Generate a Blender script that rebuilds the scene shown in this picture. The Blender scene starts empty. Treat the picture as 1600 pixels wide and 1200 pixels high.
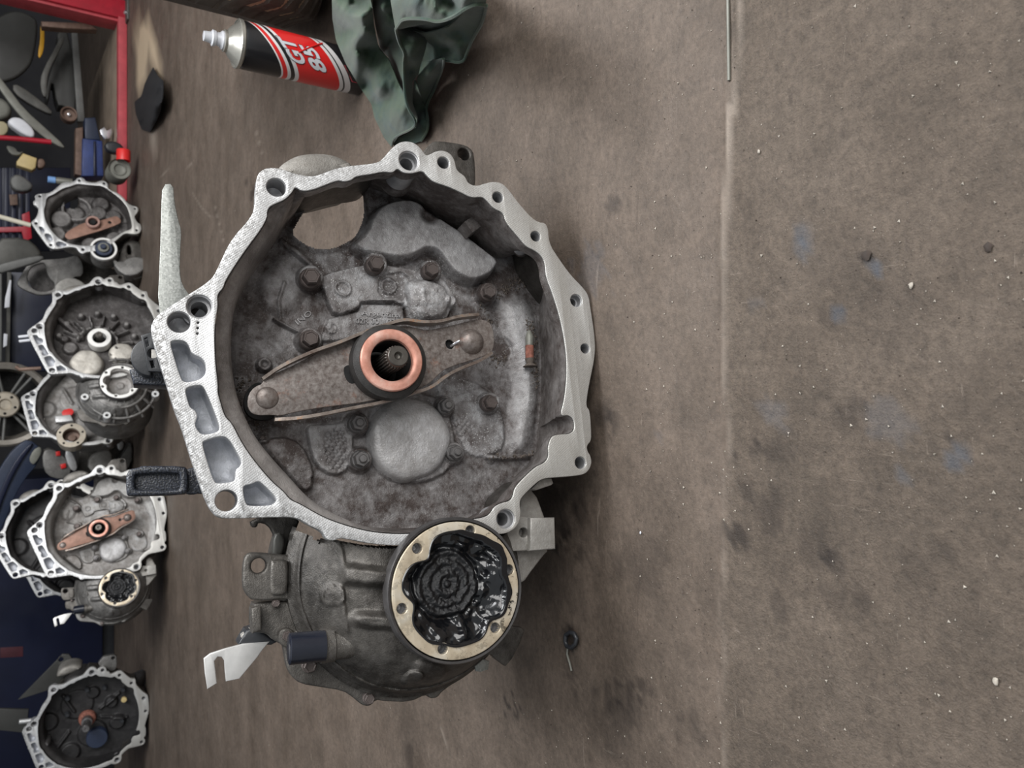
import bpy, bmesh, math, random
import numpy as np
from math import sin, cos, pi, radians, atan2, sqrt
from mathutils import Vector, Matrix, noise as mnoise
from mathutils.geometry import delaunay_2d_cdt

random.seed(7); RNG = np.random.default_rng(7)
S = bpy.context.scene
COL = S.collection

# ------------------------------------------------------------------ camera
FPX = 1205.0; PITCH = radians(34.3); CAMH = 0.478
cd = bpy.data.cameras.new('camera'); cam = bpy.data.objects.new('camera', cd); COL.objects.link(cam)
cd.sensor_width = 36.0; cd.sensor_fit = 'HORIZONTAL'; cd.lens = 36.0 * FPX / 1600.0
cd.clip_start = 0.02; cd.clip_end = 60
VR = np.array([0, -sin(PITCH), -cos(PITCH)]); VU = np.array([1.0, 0, 0]); VF = np.array([0, cos(PITCH), -sin(PITCH)])
CP = np.array([0, 0, CAMH])
cam.matrix_world = Matrix(((VR[0], VU[0], -VF[0], CP[0]), (VR[1], VU[1], -VF[1], CP[1]), (VR[2], VU[2], -VF[2], CP[2]), (0, 0, 0, 1)))
S.camera = cam
cd.dof.use_dof = True; cd.dof.focus_distance = 0.66; cd.dof.aperture_fstop = 14.0

# ------------------------------------------------------------------ world, lights, exposure
w = bpy.data.worlds.new('world'); S.world = w; w.use_nodes = True
bg = w.node_tree.nodes['Background']; bg.inputs[0].default_value = (0.93, 0.97, 1.0, 1); bg.inputs[1].default_value = 0.40
def area(name, loc, target, sx, sy, power, color=(1, 1, 1)):
    l = bpy.data.lights.new(name, 'AREA'); l.shape = 'RECTANGLE'; l.size = sx; l.size_y = sy; l.energy = power; l.color = color
    o = bpy.data.objects.new(name, l); COL.objects.link(o); o.location = loc
    o.rotation_euler = (Vector(target) - Vector(loc)).to_track_quat('-Z', 'Y').to_euler()
    return o
area('doorway_light', (2.5, -1.5, 2.3), (0.3, 1.2, 0.0), 3.2, 2.4, 132, (1.0, 0.985, 0.96))
area('roof_light', (0.95, 1.0, 2.0), (0.1, 0.7, 0.0), 1.1, 1.3, 56, (0.98, 0.99, 1.0))
S.view_settings.view_transform = 'Standard'; S.view_settings.look = 'None'
S.view_settings.gamma = 1.0; S.view_settings.use_curve_mapping = False
S.view_settings.exposure = 0.22

# ------------------------------------------------------------------ picture <-> place
def ray(x, y): return VF + (x - 800) / FPX * VR + (600 - y) / FPX * VU
def G(x, y, z=0.0):                       # the point at height z seen at a photo pixel
    d = ray(x, y); return CP + d * ((z - CAMH) / d[2])
def YP(x, y, Y):                          # the point on the upright plane at distance Y
    d = ray(x, y); return CP + d * (Y / d[1])

# ------------------------------------------------------------------ node materials
def srgb(r, g, b):
    f = lambda c: (c / 255 / 12.92) if c / 255 <= 0.04045 else ((c / 255 + 0.055) / 1.055) ** 2.4
    return (f(r), f(g), f(b), 1.0)
class NT:
    def __init__(s, name):
        s.m = bpy.data.materials.new(name); s.m.use_nodes = True
        s.t = s.m.node_tree; s.b = s.t.nodes['Principled BSDF']
        s.tc = s.t.nodes.new('ShaderNodeTexCoord')
    def n(s, k, **kw):
        x = s.t.nodes.new(k)
        for a, v in kw.items(): setattr(x, a, v)
        return x
    def l(s, a, b): s.t.links.new(a, b)
    def noise(s, scale, detail=5, rough=0.6, stretch=None, coord='Object', dist=0.0):
        x = s.n('ShaderNodeTexNoise'); x.inputs['Scale'].default_value = scale; x.inputs['Detail'].default_value = detail
        x.inputs['Roughness'].default_value = rough; x.inputs['Distortion'].default_value = dist
        src = s.tc.outputs[coord]
        if stretch is not None:
            mp = s.n('ShaderNodeMapping'); mp.inputs['Scale'].default_value = stretch; s.l(src, mp.inputs['Vector']); src = mp.outputs['Vector']
        s.l(src, x.inputs['Vector']); return x.outputs['Fac']
    def voro(s, scale, feat='F1', coord='Object', out='Distance', stretch=None):
        x = s.n('ShaderNodeTexVoronoi', feature=feat); x.inputs['Scale'].default_value = scale
        src = s.tc.outputs[coord]
        if stretch is not None:
            mp = s.n('ShaderNodeMapping'); mp.inputs['Scale'].default_value = stretch; s.l(src, mp.inputs['Vector']); src = mp.outputs['Vector']
        s.l(src, x.inputs['Vector']); return x.outputs[out]
    def ramp(s, fac, stops, interp='LINEAR'):
        x = s.n('ShaderNodeValToRGB'); x.color_ramp.interpolation = interp
        e = x.color_ramp.elements
        while len(e) < len(stops): e.new(0.5)
        for i, (p, c) in enumerate(stops):
            e[i].position = p; e[i].color = c if isinstance(c, tuple) else (c, c, c, 1)
        s.l(fac, x.inputs['Fac']); return x.outputs['Color']
    def mix(s, fac, a, b, mode='MIX'):
        x = s.n('ShaderNodeMix', data_type='RGBA', blend_type=mode)
        for sock, v in ((x.inputs[0], fac), (x.inputs[6], a), (x.inputs[7], b)):
            if hasattr(v, 'is_linked'): s.l(v, sock)
            else: sock.default_value = v
        return x.outputs[2]
    def math(s, op, a, b=0.0, clamp=False):
        x = s.n('ShaderNodeMath', operation=op); x.use_clamp = clamp
        for i, v in enumerate((a, b)):
            if hasattr(v, 'is_linked'): s.l(v, x.inputs[i])
            else: x.inputs[i].default_value = v
        return x.outputs[0]
    def attr(s, name):
        x = s.n('ShaderNodeAttribute'); x.attribute_name = name; return x.outputs['Fac']
    def bump(s, h, strength, dist=0.001, prev=None):
        x = s.n('ShaderNodeBump'); x.inputs['Strength'].default_value = strength; x.inputs['Distance'].default_value = dist
        s.l(h, x.inputs['Height'])
        if prev is not None: s.l(prev, x.inputs['Normal'])
        return x.outputs['Normal']
    def set(s, col=None, rough=None, metal=None, normal=None, **kw):
        for k, v in (('Base Color', col), ('Roughness', rough), ('Metallic', metal), ('Normal', normal)):
            if v is None: continue
            if hasattr(v, 'is_linked'): s.l(v, s.b.inputs[k])
            else: s.b.inputs[k].default_value = v
        for k, v in kw.items(): s.b.inputs[k].default_value = v
        return s.m

def plain(name, c, rough=0.5, metal=0.0, var=0.25, scale=60, bump=0.2, c2=None, **kw):
    t = NT(name); f = t.noise(scale, 6, 0.65)
    c2 = c2 or tuple(x * (1 - var) for x in c[:3]) + (1,)
    col = t.ramp(f, [(0.35, c2), (0.65, c)])
    r = t.ramp(t.noise(scale * 1.7, 4), [(0.3, rough * 0.85), (0.7, min(1, rough * 1.15))])
    return t.set(col, r, metal, t.bump(t.noise(scale * 6, 4), bump, 0.0006), **kw)

def cast_mat(name, grime, clean, salt_amt=1.0, rough=0.55, metal=0.35, grain=900):
    t = NT(name)
    wear = t.attr('wear'); salt = t.attr('salt')
    n1 = t.noise(38, 7, 0.7); n2 = t.noise(160, 5, 0.7)
    k = t.math('ADD', t.math('MULTIPLY', wear, 0.75), t.math('MULTIPLY', t.math('SUBTRACT', n1, 0.5), 1.5), True)
    k = t.math('ADD', k, t.math('MULTIPLY', t.math('SUBTRACT', n2, 0.5), 0.9), True)
    col = t.mix(k, grime, clean)
    dark = t.ramp(t.noise(22, 5, 0.6), [(0.3, 0.72), (0.62, 1.05)])
    col = t.mix(1.0, col, dark, 'MULTIPLY')
    v = t.voro(430); sp = t.ramp(v, [(0.14, 1.0), (0.32, 0.0)])
    sel = t.ramp(t.noise(90, 5, 0.75), [(0.44, 0.0), (0.58, 1.0)])
    m = t.math('MULTIPLY', t.math('MULTIPLY', sp, sel), t.math('MULTIPLY', salt, salt_amt), True)
    col = t.mix(t.math('MULTIPLY', m, 0.75), col, srgb(205, 205, 205))
    pw = t.math('MULTIPLY', t.ramp(t.noise(75, 7, 0.78), [(0.5, 0.0), (0.66, 0.6)]), t.math('MULTIPLY', salt, salt_amt * 0.7), True)
    col = t.mix(pw, col, srgb(178, 178, 180))
    h = t.math('ADD', t.math('MULTIPLY', t.noise(grain, 3), 0.6), t.math('MULTIPLY', m, 0.8))
    h = t.math('ADD', h, t.math('MULTIPLY', t.noise(260, 4), 0.7))
    nm = t.bump(h, 0.55, 0.0012)
    r = t.ramp(t.noise(70, 4), [(0.3, rough * 0.8), (0.7, rough * 1.15)])
    return t.set(col, r, metal, nm)

def machined_mat(name, c=(0.83, 0.84, 0.85, 1), line=1500, dirt=0.25):
    t = NT(name)
    wv = []
    for rz, sc in ((0.5, line), (-0.6, line * 0.8)):
        mp = t.n('ShaderNodeMapping'); mp.inputs['Rotation'].default_value = (0, 0, rz); t.l(t.tc.outputs['Object'], mp.inputs['Vector'])
        x = t.n('ShaderNodeTexWave', wave_type='BANDS'); x.inputs['Scale'].default_value = sc / 6.28; x.inputs['Distortion'].default_value = 1.5; x.inputs['Detail'].default_value = 2; x.inputs['Detail Scale'].default_value = 0.05
        t.l(mp.outputs['Vector'], x.inputs['Vector']); wv.append(x.outputs['Fac'])
    lines = t.math('MULTIPLY', wv[0], wv[1])
    blot = t.ramp(t.noise(30, 7, 0.72), [(0.38, 0.0), (0.66, 1.0)])
    col = t.mix(t.math('MULTIPLY', blot, dirt), c, srgb(150, 146, 140))
    fine = t.ramp(t.noise(420, 5, 0.75), [(0.4, 0.0), (0.68, 1.0)])
    col = t.mix(t.math('MULTIPLY', fine, dirt * 1.3), col, srgb(118, 114, 110))
    scr = t.ramp(t.noise(60, 3, 0.5, stretch=(1, 9, 1)), [(0.62, 0.0), (0.72, 0.5)])
    col = t.mix(t.math('MULTIPLY', scr, dirt), col, srgb(90, 86, 82))
    sc2 = t.math('MULTIPLY', t.ramp(t.noise(240, 6, 0.8), [(0.44, 0.0), (0.56, 1.0)]), t.math('MULTIPLY', t.attr('edge'), 0.85), True)
    col = t.mix(sc2, col, srgb(104, 102, 100))
    col = t.mix(t.math('MULTIPLY', t.ramp(t.noise(130, 7, 0.82, stretch=(1, 2.5, 1)), [(0.55, 0.0), (0.64, 0.5)]), 0.8), col, srgb(140, 138, 135))
    col = t.mix(t.math('MULTIPLY', t.ramp(lines, [(0.2, 0.0), (0.8, 1.0)]), 0.16), col, srgb(110, 112, 116))
    col = t.mix(t.math('MULTIPLY', t.attr('low_grey'), 0.8, True), col, srgb(176, 173, 166))
    col = t.mix(t.math('MULTIPLY', t.ramp(t.noise(900, 2, 0.5), [(0.5, 0.0), (0.62, 1.0)]), 0.16), col, srgb(120, 118, 116))
    h = t.math('ADD', t.math('MULTIPLY', lines, 1.1), t.math('MULTIPLY', fine, 0.9))
    return t.set(col, t.ramp(fine, [(0, 0.36), (1, 0.55)]), 0.55, t.bump(h, 0.22, 0.0006))

MAT = {}
def setup_materials():
    M = MAT
    M['machined'] = machined_mat('machined_aluminium')
    M['machined_dull'] = machined_mat('machined_aluminium_dull', (0.7, 0.71, 0.72, 1), 500, 0.35)
    M['bowl'] = cast_mat('grimy_cast_aluminium', srgb(76, 67, 64), srgb(196, 195, 196), 1.6)  # real grime; tones also spread apart to imitate shading in the bowl
    M['bowl_wall'] = cast_mat('grimy_cast_wall', srgb(80, 72, 69), srgb(176, 172, 170))
    M['bowl_black'] = cast_mat('blackened_cast_aluminium', srgb(40, 39, 40), srgb(68, 66, 66), 0.1, 0.5, 0.2)
    M['bowl_bg'] = cast_mat('dusty_cast_aluminium', srgb(120, 115, 111), srgb(188, 187, 185), 1.2)
    M['case'] = cast_mat('dark_cast_case', srgb(52, 49, 46), srgb(114, 110, 105), 0.35, 0.42, 0.5, 1100)
    M['case_light'] = cast_mat('pale_cast_case', srgb(140, 136, 130), srgb(186, 184, 180), 0.1, 0.55, 0.4)
    M['plug'] = cast_mat('pale_cast_plug', srgb(150, 147, 145), srgb(214, 214, 216), 0.9, 0.5, 0.35, 420)
    M['pocket'] = plain('pocket_aluminium', srgb(192, 195, 202), 0.42, 0.15, 0.35, 90, 0.9)
    M['bolt'] = plain('grimy_bolt_steel', srgb(104, 95, 92), 0.45, 0.5, 0.3, 120, 0.35)
    M['nut'] = plain('grey_nut_steel', srgb(128, 126, 126), 0.4, 0.7, 0.35, 120, 0.3)
    M['hole'] = plain('bored_hole_aluminium', srgb(168, 168, 170), 0.4, 0.4, 0.3, 90, 0.3)
    t = NT('rusty_fork_steel')
    n = t.noise(28, 6, 0.65); n2 = t.noise(230, 5, 0.7)
    col = t.ramp(n, [(0.3, srgb(92, 82, 77)), (0.5, srgb(110, 100, 95)), (0.68, srgb(122, 112, 107))])
    rust = t.ramp(t.noise(45, 6, 0.7), [(0.58, 0.0), (0.7, 0.55)])
    col = t.mix(t.math('MULTIPLY', rust, t.attr('rust')), col, srgb(146, 82, 40))
    pale = t.ramp(n2, [(0.36, 0.0), (0.66, 0.9)])
    col = t.mix(t.math('MULTIPLY', pale, t.attr('wear')), col, srgb(176, 171, 167))
    col = t.mix(t.ramp(t.noise(380, 4, 0.7), [(0.52, 0.0), (0.66, 0.35)]), col, srgb(70, 60, 55))
    M['fork'] = t.set(col, 0.42, 0.45, t.bump(n2, 0.35, 0.0006))
    t = NT('fork_rim_steel'); col = t.ramp(t.noise(50, 6, 0.7), [(0.35, srgb(96, 80, 72)), (0.55, srgb(150, 140, 132)), (0.7, srgb(176, 120, 70))])
    M['fork_rim'] = t.set(col, 0.4, 0.6, t.bump(t.noise(200, 4), 0.2, 0.0005))
    t = NT('copper_face'); col = t.ramp(t.noise(55, 5, 0.65), [(0.3, srgb(188, 128, 110)), (0.5, srgb(222, 164, 146)), (0.72, srgb(240, 206, 192))])
    M['copper'] = t.set(col, 0.42, 0.4, t.bump(t.noise(300, 3), 0.15, 0.0004))
    M['rubber'] = plain('black_seal', srgb(56, 54, 53), 0.6, 0.1, 0.4, 160, 0.5)
    M['shaft'] = plain('spline_steel', srgb(104, 100, 95), 0.38, 0.75, 0.3, 100, 0.2)
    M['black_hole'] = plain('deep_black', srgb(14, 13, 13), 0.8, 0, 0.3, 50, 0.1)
    M['chrome'] = plain('bright_steel', srgb(215, 215, 220), 0.22, 0.9, 0.1, 60, 0.05)
    t = NT('tan_machined_steel')
    col = t.ramp(t.noise(30, 6, 0.65), [(0.3, srgb(168, 152, 130)), (0.5, srgb(204, 191, 168)), (0.7, srgb(222, 216, 203))])
    blk = t.ramp(t.noise(70, 7, 0.72), [(0.52, 0.0), (0.58, 1.0)])
    col = t.mix(t.math('MULTIPLY', blk, t.attr('oil')), col, srgb(22, 22, 24))
    M['tan_steel'] = t.set(col, t.ramp(blk, [(0, 0.38), (1, 0.2)]), 0.35, t.bump(t.noise(250, 4), 0.15, 0.0005))
    t = NT('black_grease'); nn = t.noise(70, 3, 0.5, dist=0.6); gr = t.attr('grain')
    h = t.math('ADD', t.math('MULTIPLY', nn, 0.6), t.math('MULTIPLY', t.math('MULTIPLY', t.noise(620, 3, 0.75), gr), 3.0))
    M['grease'] = t.set(srgb(17, 18, 21), t.ramp(gr, [(0, 0.17), (1, 0.36)]), 0.0, t.bump(h, 0.4, 0.0012), **{'Specular IOR Level': 0.65})
    M['rim_dark'] = plain('dark_flange_rim', srgb(92, 90, 90), 0.4, 0.6, 0.3, 90, 0.25)
    t = NT('galvanised_steel'); col = t.ramp(t.voro(700, out='Color'), [(0.0, srgb(116, 118, 115)), (1.0, srgb(158, 160, 156))])
    M['galv'] = t.set(col, 0.42, 0.6, t.bump(t.noise(600, 3), 0.1, 0.0004))
    M['galv_bright'] = plain('bright_zinc_steel', srgb(205, 204, 202), 0.4, 0.45, 0.18, 40, 0.1)
    t = NT('textured_black_plastic'); h = t.noise(650, 2, 0.4)
    M['tex_black'] = t.set(t.ramp(h, [(0.4, srgb(34, 36, 41)), (0.65, srgb(62, 66, 76))]), 0.36, 0.0, t.bump(h, 0.7, 0.0008))
    M['black_plastic'] = plain('black_plastic', srgb(46, 48, 52), 0.4, 0, 0.3, 60, 0.2)
    M['blue_black'] = plain('blue_black_plastic', srgb(34, 37, 47), 0.22, 0.1, 0.3, 30, 0.1)
    M['dirt'] = plain('loose_dirt', srgb(112, 102, 94), 0.9, 0, 0.5, 400, 0.5)
    M['pale_grit'] = plain('pale_grit', srgb(190, 182, 170), 0.8, 0, 0.4, 90, 0.3)
    M['dark_grit'] = plain('dark_grit', srgb(62, 52, 46), 0.8, 0, 0.4, 90, 0.3)
    M['red_paint'] = plain('red_paint', srgb(176, 34, 52), 0.35, 0, 0.3, 14, 0.1)
    M['pink_red'] = plain('faded_red_paint', srgb(190, 76, 84), 0.6, 0, 0.25, 20, 0.15)
    M['wood'] = plain('dusty_board', srgb(150, 134, 118), 0.8, 0, 0.35, 9, 0.3)
    M['dark_panel'] = plain('dark_plastic_panel', srgb(60, 60, 58), 0.5, 0, 0.3, 9, 0.15)
    M['dark_grey'] = plain('dark_grey_part', srgb(88, 87, 83), 0.5, 0.2, 0.35, 20, 0.2)
    M['mid_grey'] = plain('mid_grey_part', srgb(128, 128, 120), 0.5, 0.2, 0.3, 20, 0.2)
    M['yellow'] = plain('yellow_plastic', srgb(214, 160, 40), 0.45, 0, 0.25, 20, 0.1)
    M['white_plastic'] = plain('white_plastic', srgb(220, 222, 228), 0.3, 0, 0.08, 20, 0.05)
    M['cream'] = plain('cream_plastic', srgb(206, 184, 130), 0.5, 0, 0.2, 20, 0.1)
    M['navy'] = plain('dark_navy_paint', srgb(24, 30, 54), 0.35, 0.1, 0.3, 5, 0.05)
    M['navy_plastic'] = plain('navy_grey_plastic', srgb(46, 56, 78), 0.4, 0.1, 0.3, 9, 0.1)
    M['blue'] = plain('worn_blue_paint', srgb(48, 66, 122), 0.45, 0.1, 0.35, 22, 0.2)
    M['light_blue'] = plain('light_blue_plastic', srgb(128, 170, 224), 0.35, 0, 0.1, 20, 0.05)
    M['red_bright'] = plain('bright_red_plastic', srgb(222, 48, 46), 0.4, 0, 0.12, 20, 0.05)
    M['black_cloth'] = plain('black_cloth', srgb(24, 24, 28), 0.95, 0, 0.4, 120, 0.6)
    M['rubber_tyre'] = plain('dusty_tyre_rubber', srgb(98, 88, 80), 0.75, 0, 0.4, 60, 0.4)
    M['dust'] = plain('pale_dust', srgb(205, 180, 150), 0.95, 0, 0.3, 120, 0.3)
    M['wall'] = plain('dark_workshop_wall', srgb(58, 58, 62), 0.85, 0, 0.3, 3, 0.2)
    M['white_rim'] = plain('pale_ring', (0.84, 0.83, 0.8, 1), 0.4, 0.2, 0.1, 40, 0.1)
    t = NT('green_cotton')
    n = t.noise(16, 5, 0.6); n2 = t.noise(95, 5, 0.75); wv = t.noise(900, 2, 0.5)
    col = t.ramp(n, [(0.34, srgb(47, 64, 57)), (0.52, srgb(66, 81, 65)), (0.7, srgb(44, 69, 68))])
    col = t.mix(t.ramp(n2, [(0.5, 0.0), (0.72, 0.5)]), col, srgb(76, 79, 66))
    M['rag'] = t.set(col, 0.95, 0, t.bump(t.math('ADD', wv, t.math('MULTIPLY', n2, 0.6)), 0.5, 0.0009), **{'Sheen Weight': 0.25})
setup_materials()
MAT['case_light_tin'] = plain('tinned_shoulder', srgb(186, 184, 176), 0.3, 0.6, 0.15, 40, 0.05)
MAT['mid_grey_dk'] = plain('dark_mid_grey', srgb(104, 104, 102), 0.5, 0.2, 0.3, 20, 0.2)
MAT['cream_dk'] = plain('aged_cream_plastic', srgb(170, 160, 128), 0.5, 0, 0.3, 20, 0.1)
MAT['white_rod'] = plain('pale_rod_paint', srgb(214, 208, 190), 0.5, 0, 0.15, 20, 0.1)
MAT['dark_rim'] = plain('dusty_alloy', srgb(142, 136, 128), 0.5, 0.4, 0.35, 20, 0.2)
MAT['dull_red'] = plain('dull_red_sticker', srgb(74, 30, 40), 0.6, 0, 0.3, 20, 0.1)
MAT['case_mid'] = cast_mat('grey_cast_case', srgb(92, 90, 88), srgb(152, 150, 147), 0.2, 0.45, 0.45)
MAT['bowl_dk'] = cast_mat('dark_cast_aluminium', srgb(66, 62, 61), srgb(140, 137, 135), 0.4)
MAT['plug_pale'] = cast_mat('pale_dusty_plug', srgb(170, 164, 154), srgb(214, 210, 202), 0.0, 0.5, 0.3, 300)
MAT['tan_plain'] = plain('tan_steel_ring', srgb(190, 180, 164), 0.4, 0.4, 0.25, 40, 0.2)
MAT['tan_pink'] = plain('pinkish_steel_ring', srgb(176, 142, 132), 0.4, 0.4, 0.25, 40, 0.2)
MAT['fork_brown'] = plain('brown_fork_steel', srgb(152, 116, 100), 0.5, 0.3, 0.35, 40, 0.3)
MAT['rusty'] = plain('rusty_steel', srgb(122, 100, 88), 0.6, 0.3, 0.4, 40, 0.3)

# ------------------------------------------------------------------ mesh helpers
def link(o, parent=None):
    COL.objects.link(o)
    if parent is not None: o.parent = parent
    return o
def tag(o, label=None, cat=None, group=None, kind=None):
    if label: o['label'] = label
    if cat: o['category'] = cat
    if group: o['group'] = group
    if kind: o['kind'] = kind
    return o
def empty(name, loc, R=None):
    o = bpy.data.objects.new(name, None); COL.objects.link(o); o.empty_display_size = 0.05
    m = Matrix.Identity(4) if R is None else Matrix(R).to_4x4()
    m.translation = Vector(loc); o.matrix_world = m
    return o
def mesh_obj(name, verts, faces, mat, parent=None, smooth=True, angle=35):
    me = bpy.data.meshes.new(name)
    me.from_pydata([tuple(map(float, v)) for v in verts], [], [tuple(int(i) for i in f) for f in faces])
    return finish(name, me, mat, parent, smooth, angle)
def finish(name, me, mat, parent=None, smooth=True, angle=35):
    me.name = name
    if mat is not None:
        me.materials.clear(); me.materials.append(MAT[mat] if isinstance(mat, str) else mat)
    if smooth:
        me.shade_smooth(); me.set_sharp_from_angle(angle=radians(angle))
    me.update()
    return link(bpy.data.objects.new(name, me), parent)
def bm_obj(name, bm, mat, parent=None, smooth=True, angle=35):
    bmesh.ops.recalc_face_normals(bm, faces=bm.faces)
    me = bpy.data.meshes.new(name); bm.to_mesh(me); bm.free()
    return finish(name, me, mat, parent, smooth, angle)
def fattr(o, name, vals):
    a = o.data.attributes.new(name, 'FLOAT', 'POINT')
    a.data.foreach_set('value', np.asarray(vals, np.float32))
def fattr_const(o, **kw):
    for k, v in kw.items(): fattr(o, k, np.full(len(o.data.vertices), v))
def chaikin(pts, it=1, closed=True):
    p = np.asarray(pts, float)
    for _ in range(it):
        if closed:
            q = np.roll(p, -1, 0); p = np.stack([p * .75 + q * .25, p * .25 + q * .75], 1).reshape(-1, p.shape[1])
        else:
            q = np.stack([p[:-1] * .75 + p[1:] * .25, p[:-1] * .25 + p[1:] * .75], 1).reshape(-1, p.shape[1]); p = np.vstack([p[:1], q, p[-1:]])
    return p
def circle(cx, cy, r, n=32, ph=0.0, ry=None):
    a = np.arange(n) * 2 * pi / n + ph
    return np.stack([cx + r * np.cos(a), cy + (ry or r) * np.sin(a)], 1)
def resample(p, n, closed=True):
    p = np.asarray(p, float); q = np.vstack([p, p[:1]]) if closed else p
    d = np.r_[0, np.cumsum(np.linalg.norm(np.diff(q, axis=0), axis=1))]
    s = np.linspace(0, d[-1], n + 1)[:-1] if closed else np.linspace(0, d[-1], n)
    return np.stack([np.interp(s, d, q[:, i]) for i in range(q.shape[1])], 1)
def slab_mesh(outer, holes=(), front=0.0, thick=0.01, bevel=0.0006, bres=2):
    cu = bpy.data.curves.new('c', 'CURVE'); cu.dimensions = '2D'; cu.fill_mode = 'BOTH'
    cu.extrude = max(thick / 2 - bevel, 1e-5); cu.bevel_depth = bevel; cu.bevel_resolution = bres; cu.offset = -bevel
    for poly in [outer] + list(holes):
        poly = np.asarray(poly); sp = cu.splines.new('POLY'); sp.points.add(len(poly) - 1)
        for i, q in enumerate(poly): sp.points[i].co = (q[0], q[1], 0, 1)
        sp.use_cyclic_u = True
    o = bpy.data.objects.new('c', cu); me = bpy.data.meshes.new_from_object(o)
    bpy.data.objects.remove(o); bpy.data.curves.remove(cu)
    me.transform(Matrix.Translation((0, 0, front - thick / 2)))
    bm = bmesh.new(); bm.from_mesh(me); bmesh.ops.remove_doubles(bm, verts=bm.verts, dist=1e-6); bmesh.ops.recalc_face_normals(bm, faces=bm.faces); bm.to_mesh(me); bm.free()
    return me
def slab(name, outer, holes, front, thick, bevel, mat, parent=None, bres=2, angle=40):
    return finish(name, slab_mesh(outer, holes, front, thick, bevel, bres), mat, parent, True, angle)
def loft(name, rings, mat, parent=None, cap0=False, cap1=False, closed=True, angle=40, flip=False):
    n = len(rings[0]); v = np.vstack(rings); f = []
    m = n if closed else n - 1
    for k in range(len(rings) - 1):
        for i in range(m):
            j = (i + 1) % n; q = (k * n + i, k * n + j, (k + 1) * n + j, (k + 1) * n + i)
            f.append(q[::-1] if flip else q)
    if cap0: f.append(tuple(range(n))[::-1])
    if cap1: f.append(tuple((len(rings) - 1) * n + i for i in range(n)))
    return mesh_obj(name, v, f, mat, parent, True, angle)
def ring3(poly, z): poly = np.asarray(poly); return np.column_stack([poly, np.full(len(poly), z)])
def lathe(name, prof, mat, parent=None, n=40, loc=(0, 0, 0), R=None, angle=35, wob=None, cap0=False, cap1=False):
    rings = []
    for r, z in prof:
        a = np.arange(n) * 2 * pi / n; rr = r if wob is None else r * (1 + wob(a, z))
        rings.append(np.column_stack([rr * np.cos(a), rr * np.sin(a), np.full(n, z)]))
    v = np.vstack(rings)
    if R is not None: v = v @ np.asarray(R).T
    v = v + np.asarray(loc)
    f = []
    for k in range(len(rings) - 1):
        for i in range(n):
            j = (i + 1) % n; f.append((k * n + i, k * n + j, (k + 1) * n + j, (k + 1) * n + i))
    if cap0: f.append(tuple(range(n))[::-1])
    if cap1: f.append(tuple((len(rings) - 1) * n + i for i in range(n)))
    return mesh_obj(name, v, f, mat, parent, True, angle)
def tube(name, pts, r, mat, parent=None, n=10, closed=False, cap=True):
    pts = [Vector(p) for p in pts]; N = len(pts); rad = r if hasattr(r, '__len__') else [r] * N
    v = []; f = []; up = None
    for i, p in enumerate(pts):
        t = (pts[(i + 1) % N] - pts[i - 1]) if closed else (pts[min(i + 1, N - 1)] - pts[max(i - 1, 0)])
        t.normalize()
        if up is None: up = t.orthogonal().normalized()
        up = (up - t * up.dot(t)).normalized(); s = t.cross(up)
        for k in range(n):
            a = 2 * pi * k / n; v.append(p + (up * cos(a) + s * sin(a)) * rad[i])
    for i in range(N if closed else N - 1):
        for k in range(n):
            a, b = i * n + k, i * n + (k + 1) % n; c, d = ((i + 1) % N) * n + (k + 1) % n, ((i + 1) % N) * n + k
            f.append((a, b, c, d))
    if cap and not closed: f += [tuple(range(n))[::-1], tuple((N - 1) * n + k for k in range(n))]
    return mesh_obj(name, v, f, mat, parent, True, 50)
def bev_box(bm, size, loc=(0, 0, 0), R=None, bev=0.0):
    r = bmesh.ops.create_cube(bm, size=1.0); vs = r['verts']
    for x in vs: x.co = Vector((x.co.x * size[0], x.co.y * size[1], x.co.z * size[2]))
    if bev > 0:
        es = list({e for x in vs for e in x.link_edges}); g = bmesh.ops.bevel(bm, geom=es, offset=bev, segments=2, affect='EDGES', profile=0.6)
        vs = list({x for fc in g['faces'] for x in fc.verts} | {x for x in vs if x.is_valid})
    m = Matrix.Identity(4) if R is None else Matrix(R).to_4x4()
    m.translation = Vector(loc)
    for x in vs: x.co = m @ x.co
    return vs
def box(name, size, loc, mat, parent=None, R=None, bev=0.002):
    bm = bmesh.new(); bev_box(bm, size, loc, R, bev); return bm_obj(name, bm, mat, parent)
def sdf(poly, X, Y):                         # negative inside
    poly = np.asarray(poly, float); d = np.full(X.shape, 1e9); inside = np.zeros(X.shape, bool)
    N = len(poly)
    for i in range(N):
        ax, ay = poly[i]; bx, by = poly[(i + 1) % N]; ex, ey = bx - ax, by - ay
        t = np.clip(((X - ax) * ex + (Y - ay) * ey) / (ex * ex + ey * ey + 1e-18), 0, 1)
        d = np.minimum(d, (X - ax - t * ex) ** 2 + (Y - ay - t * ey) ** 2)
        c = ((ay > Y) != (by > Y)); den = (by - ay) if abs(by - ay) > 1e-18 else 1e-18
        inside ^= c & (X < ex * (Y - ay) / den + ax)
    d = np.sqrt(d); return np.where(inside, -d, d)
def seg_d(pts, X, Y):
    d = np.full(X.shape, 1e9)
    for (ax, ay), (bx, by) in zip(pts[:-1], pts[1:]):
        ex, ey = bx - ax, by - ay; t = np.clip(((X - ax) * ex + (Y - ay) * ey) / (ex * ex + ey * ey + 1e-18), 0, 1)
        d = np.minimum(d, (X - ax - t * ex) ** 2 + (Y - ay - t * ey) ** 2)
    return np.sqrt(d)
def sstep(a, b, x): t = np.clip((x - a) / (b - a), 0, 1); return t * t * (3 - 2 * t)
_lat = RNG.random((64, 64))
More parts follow.
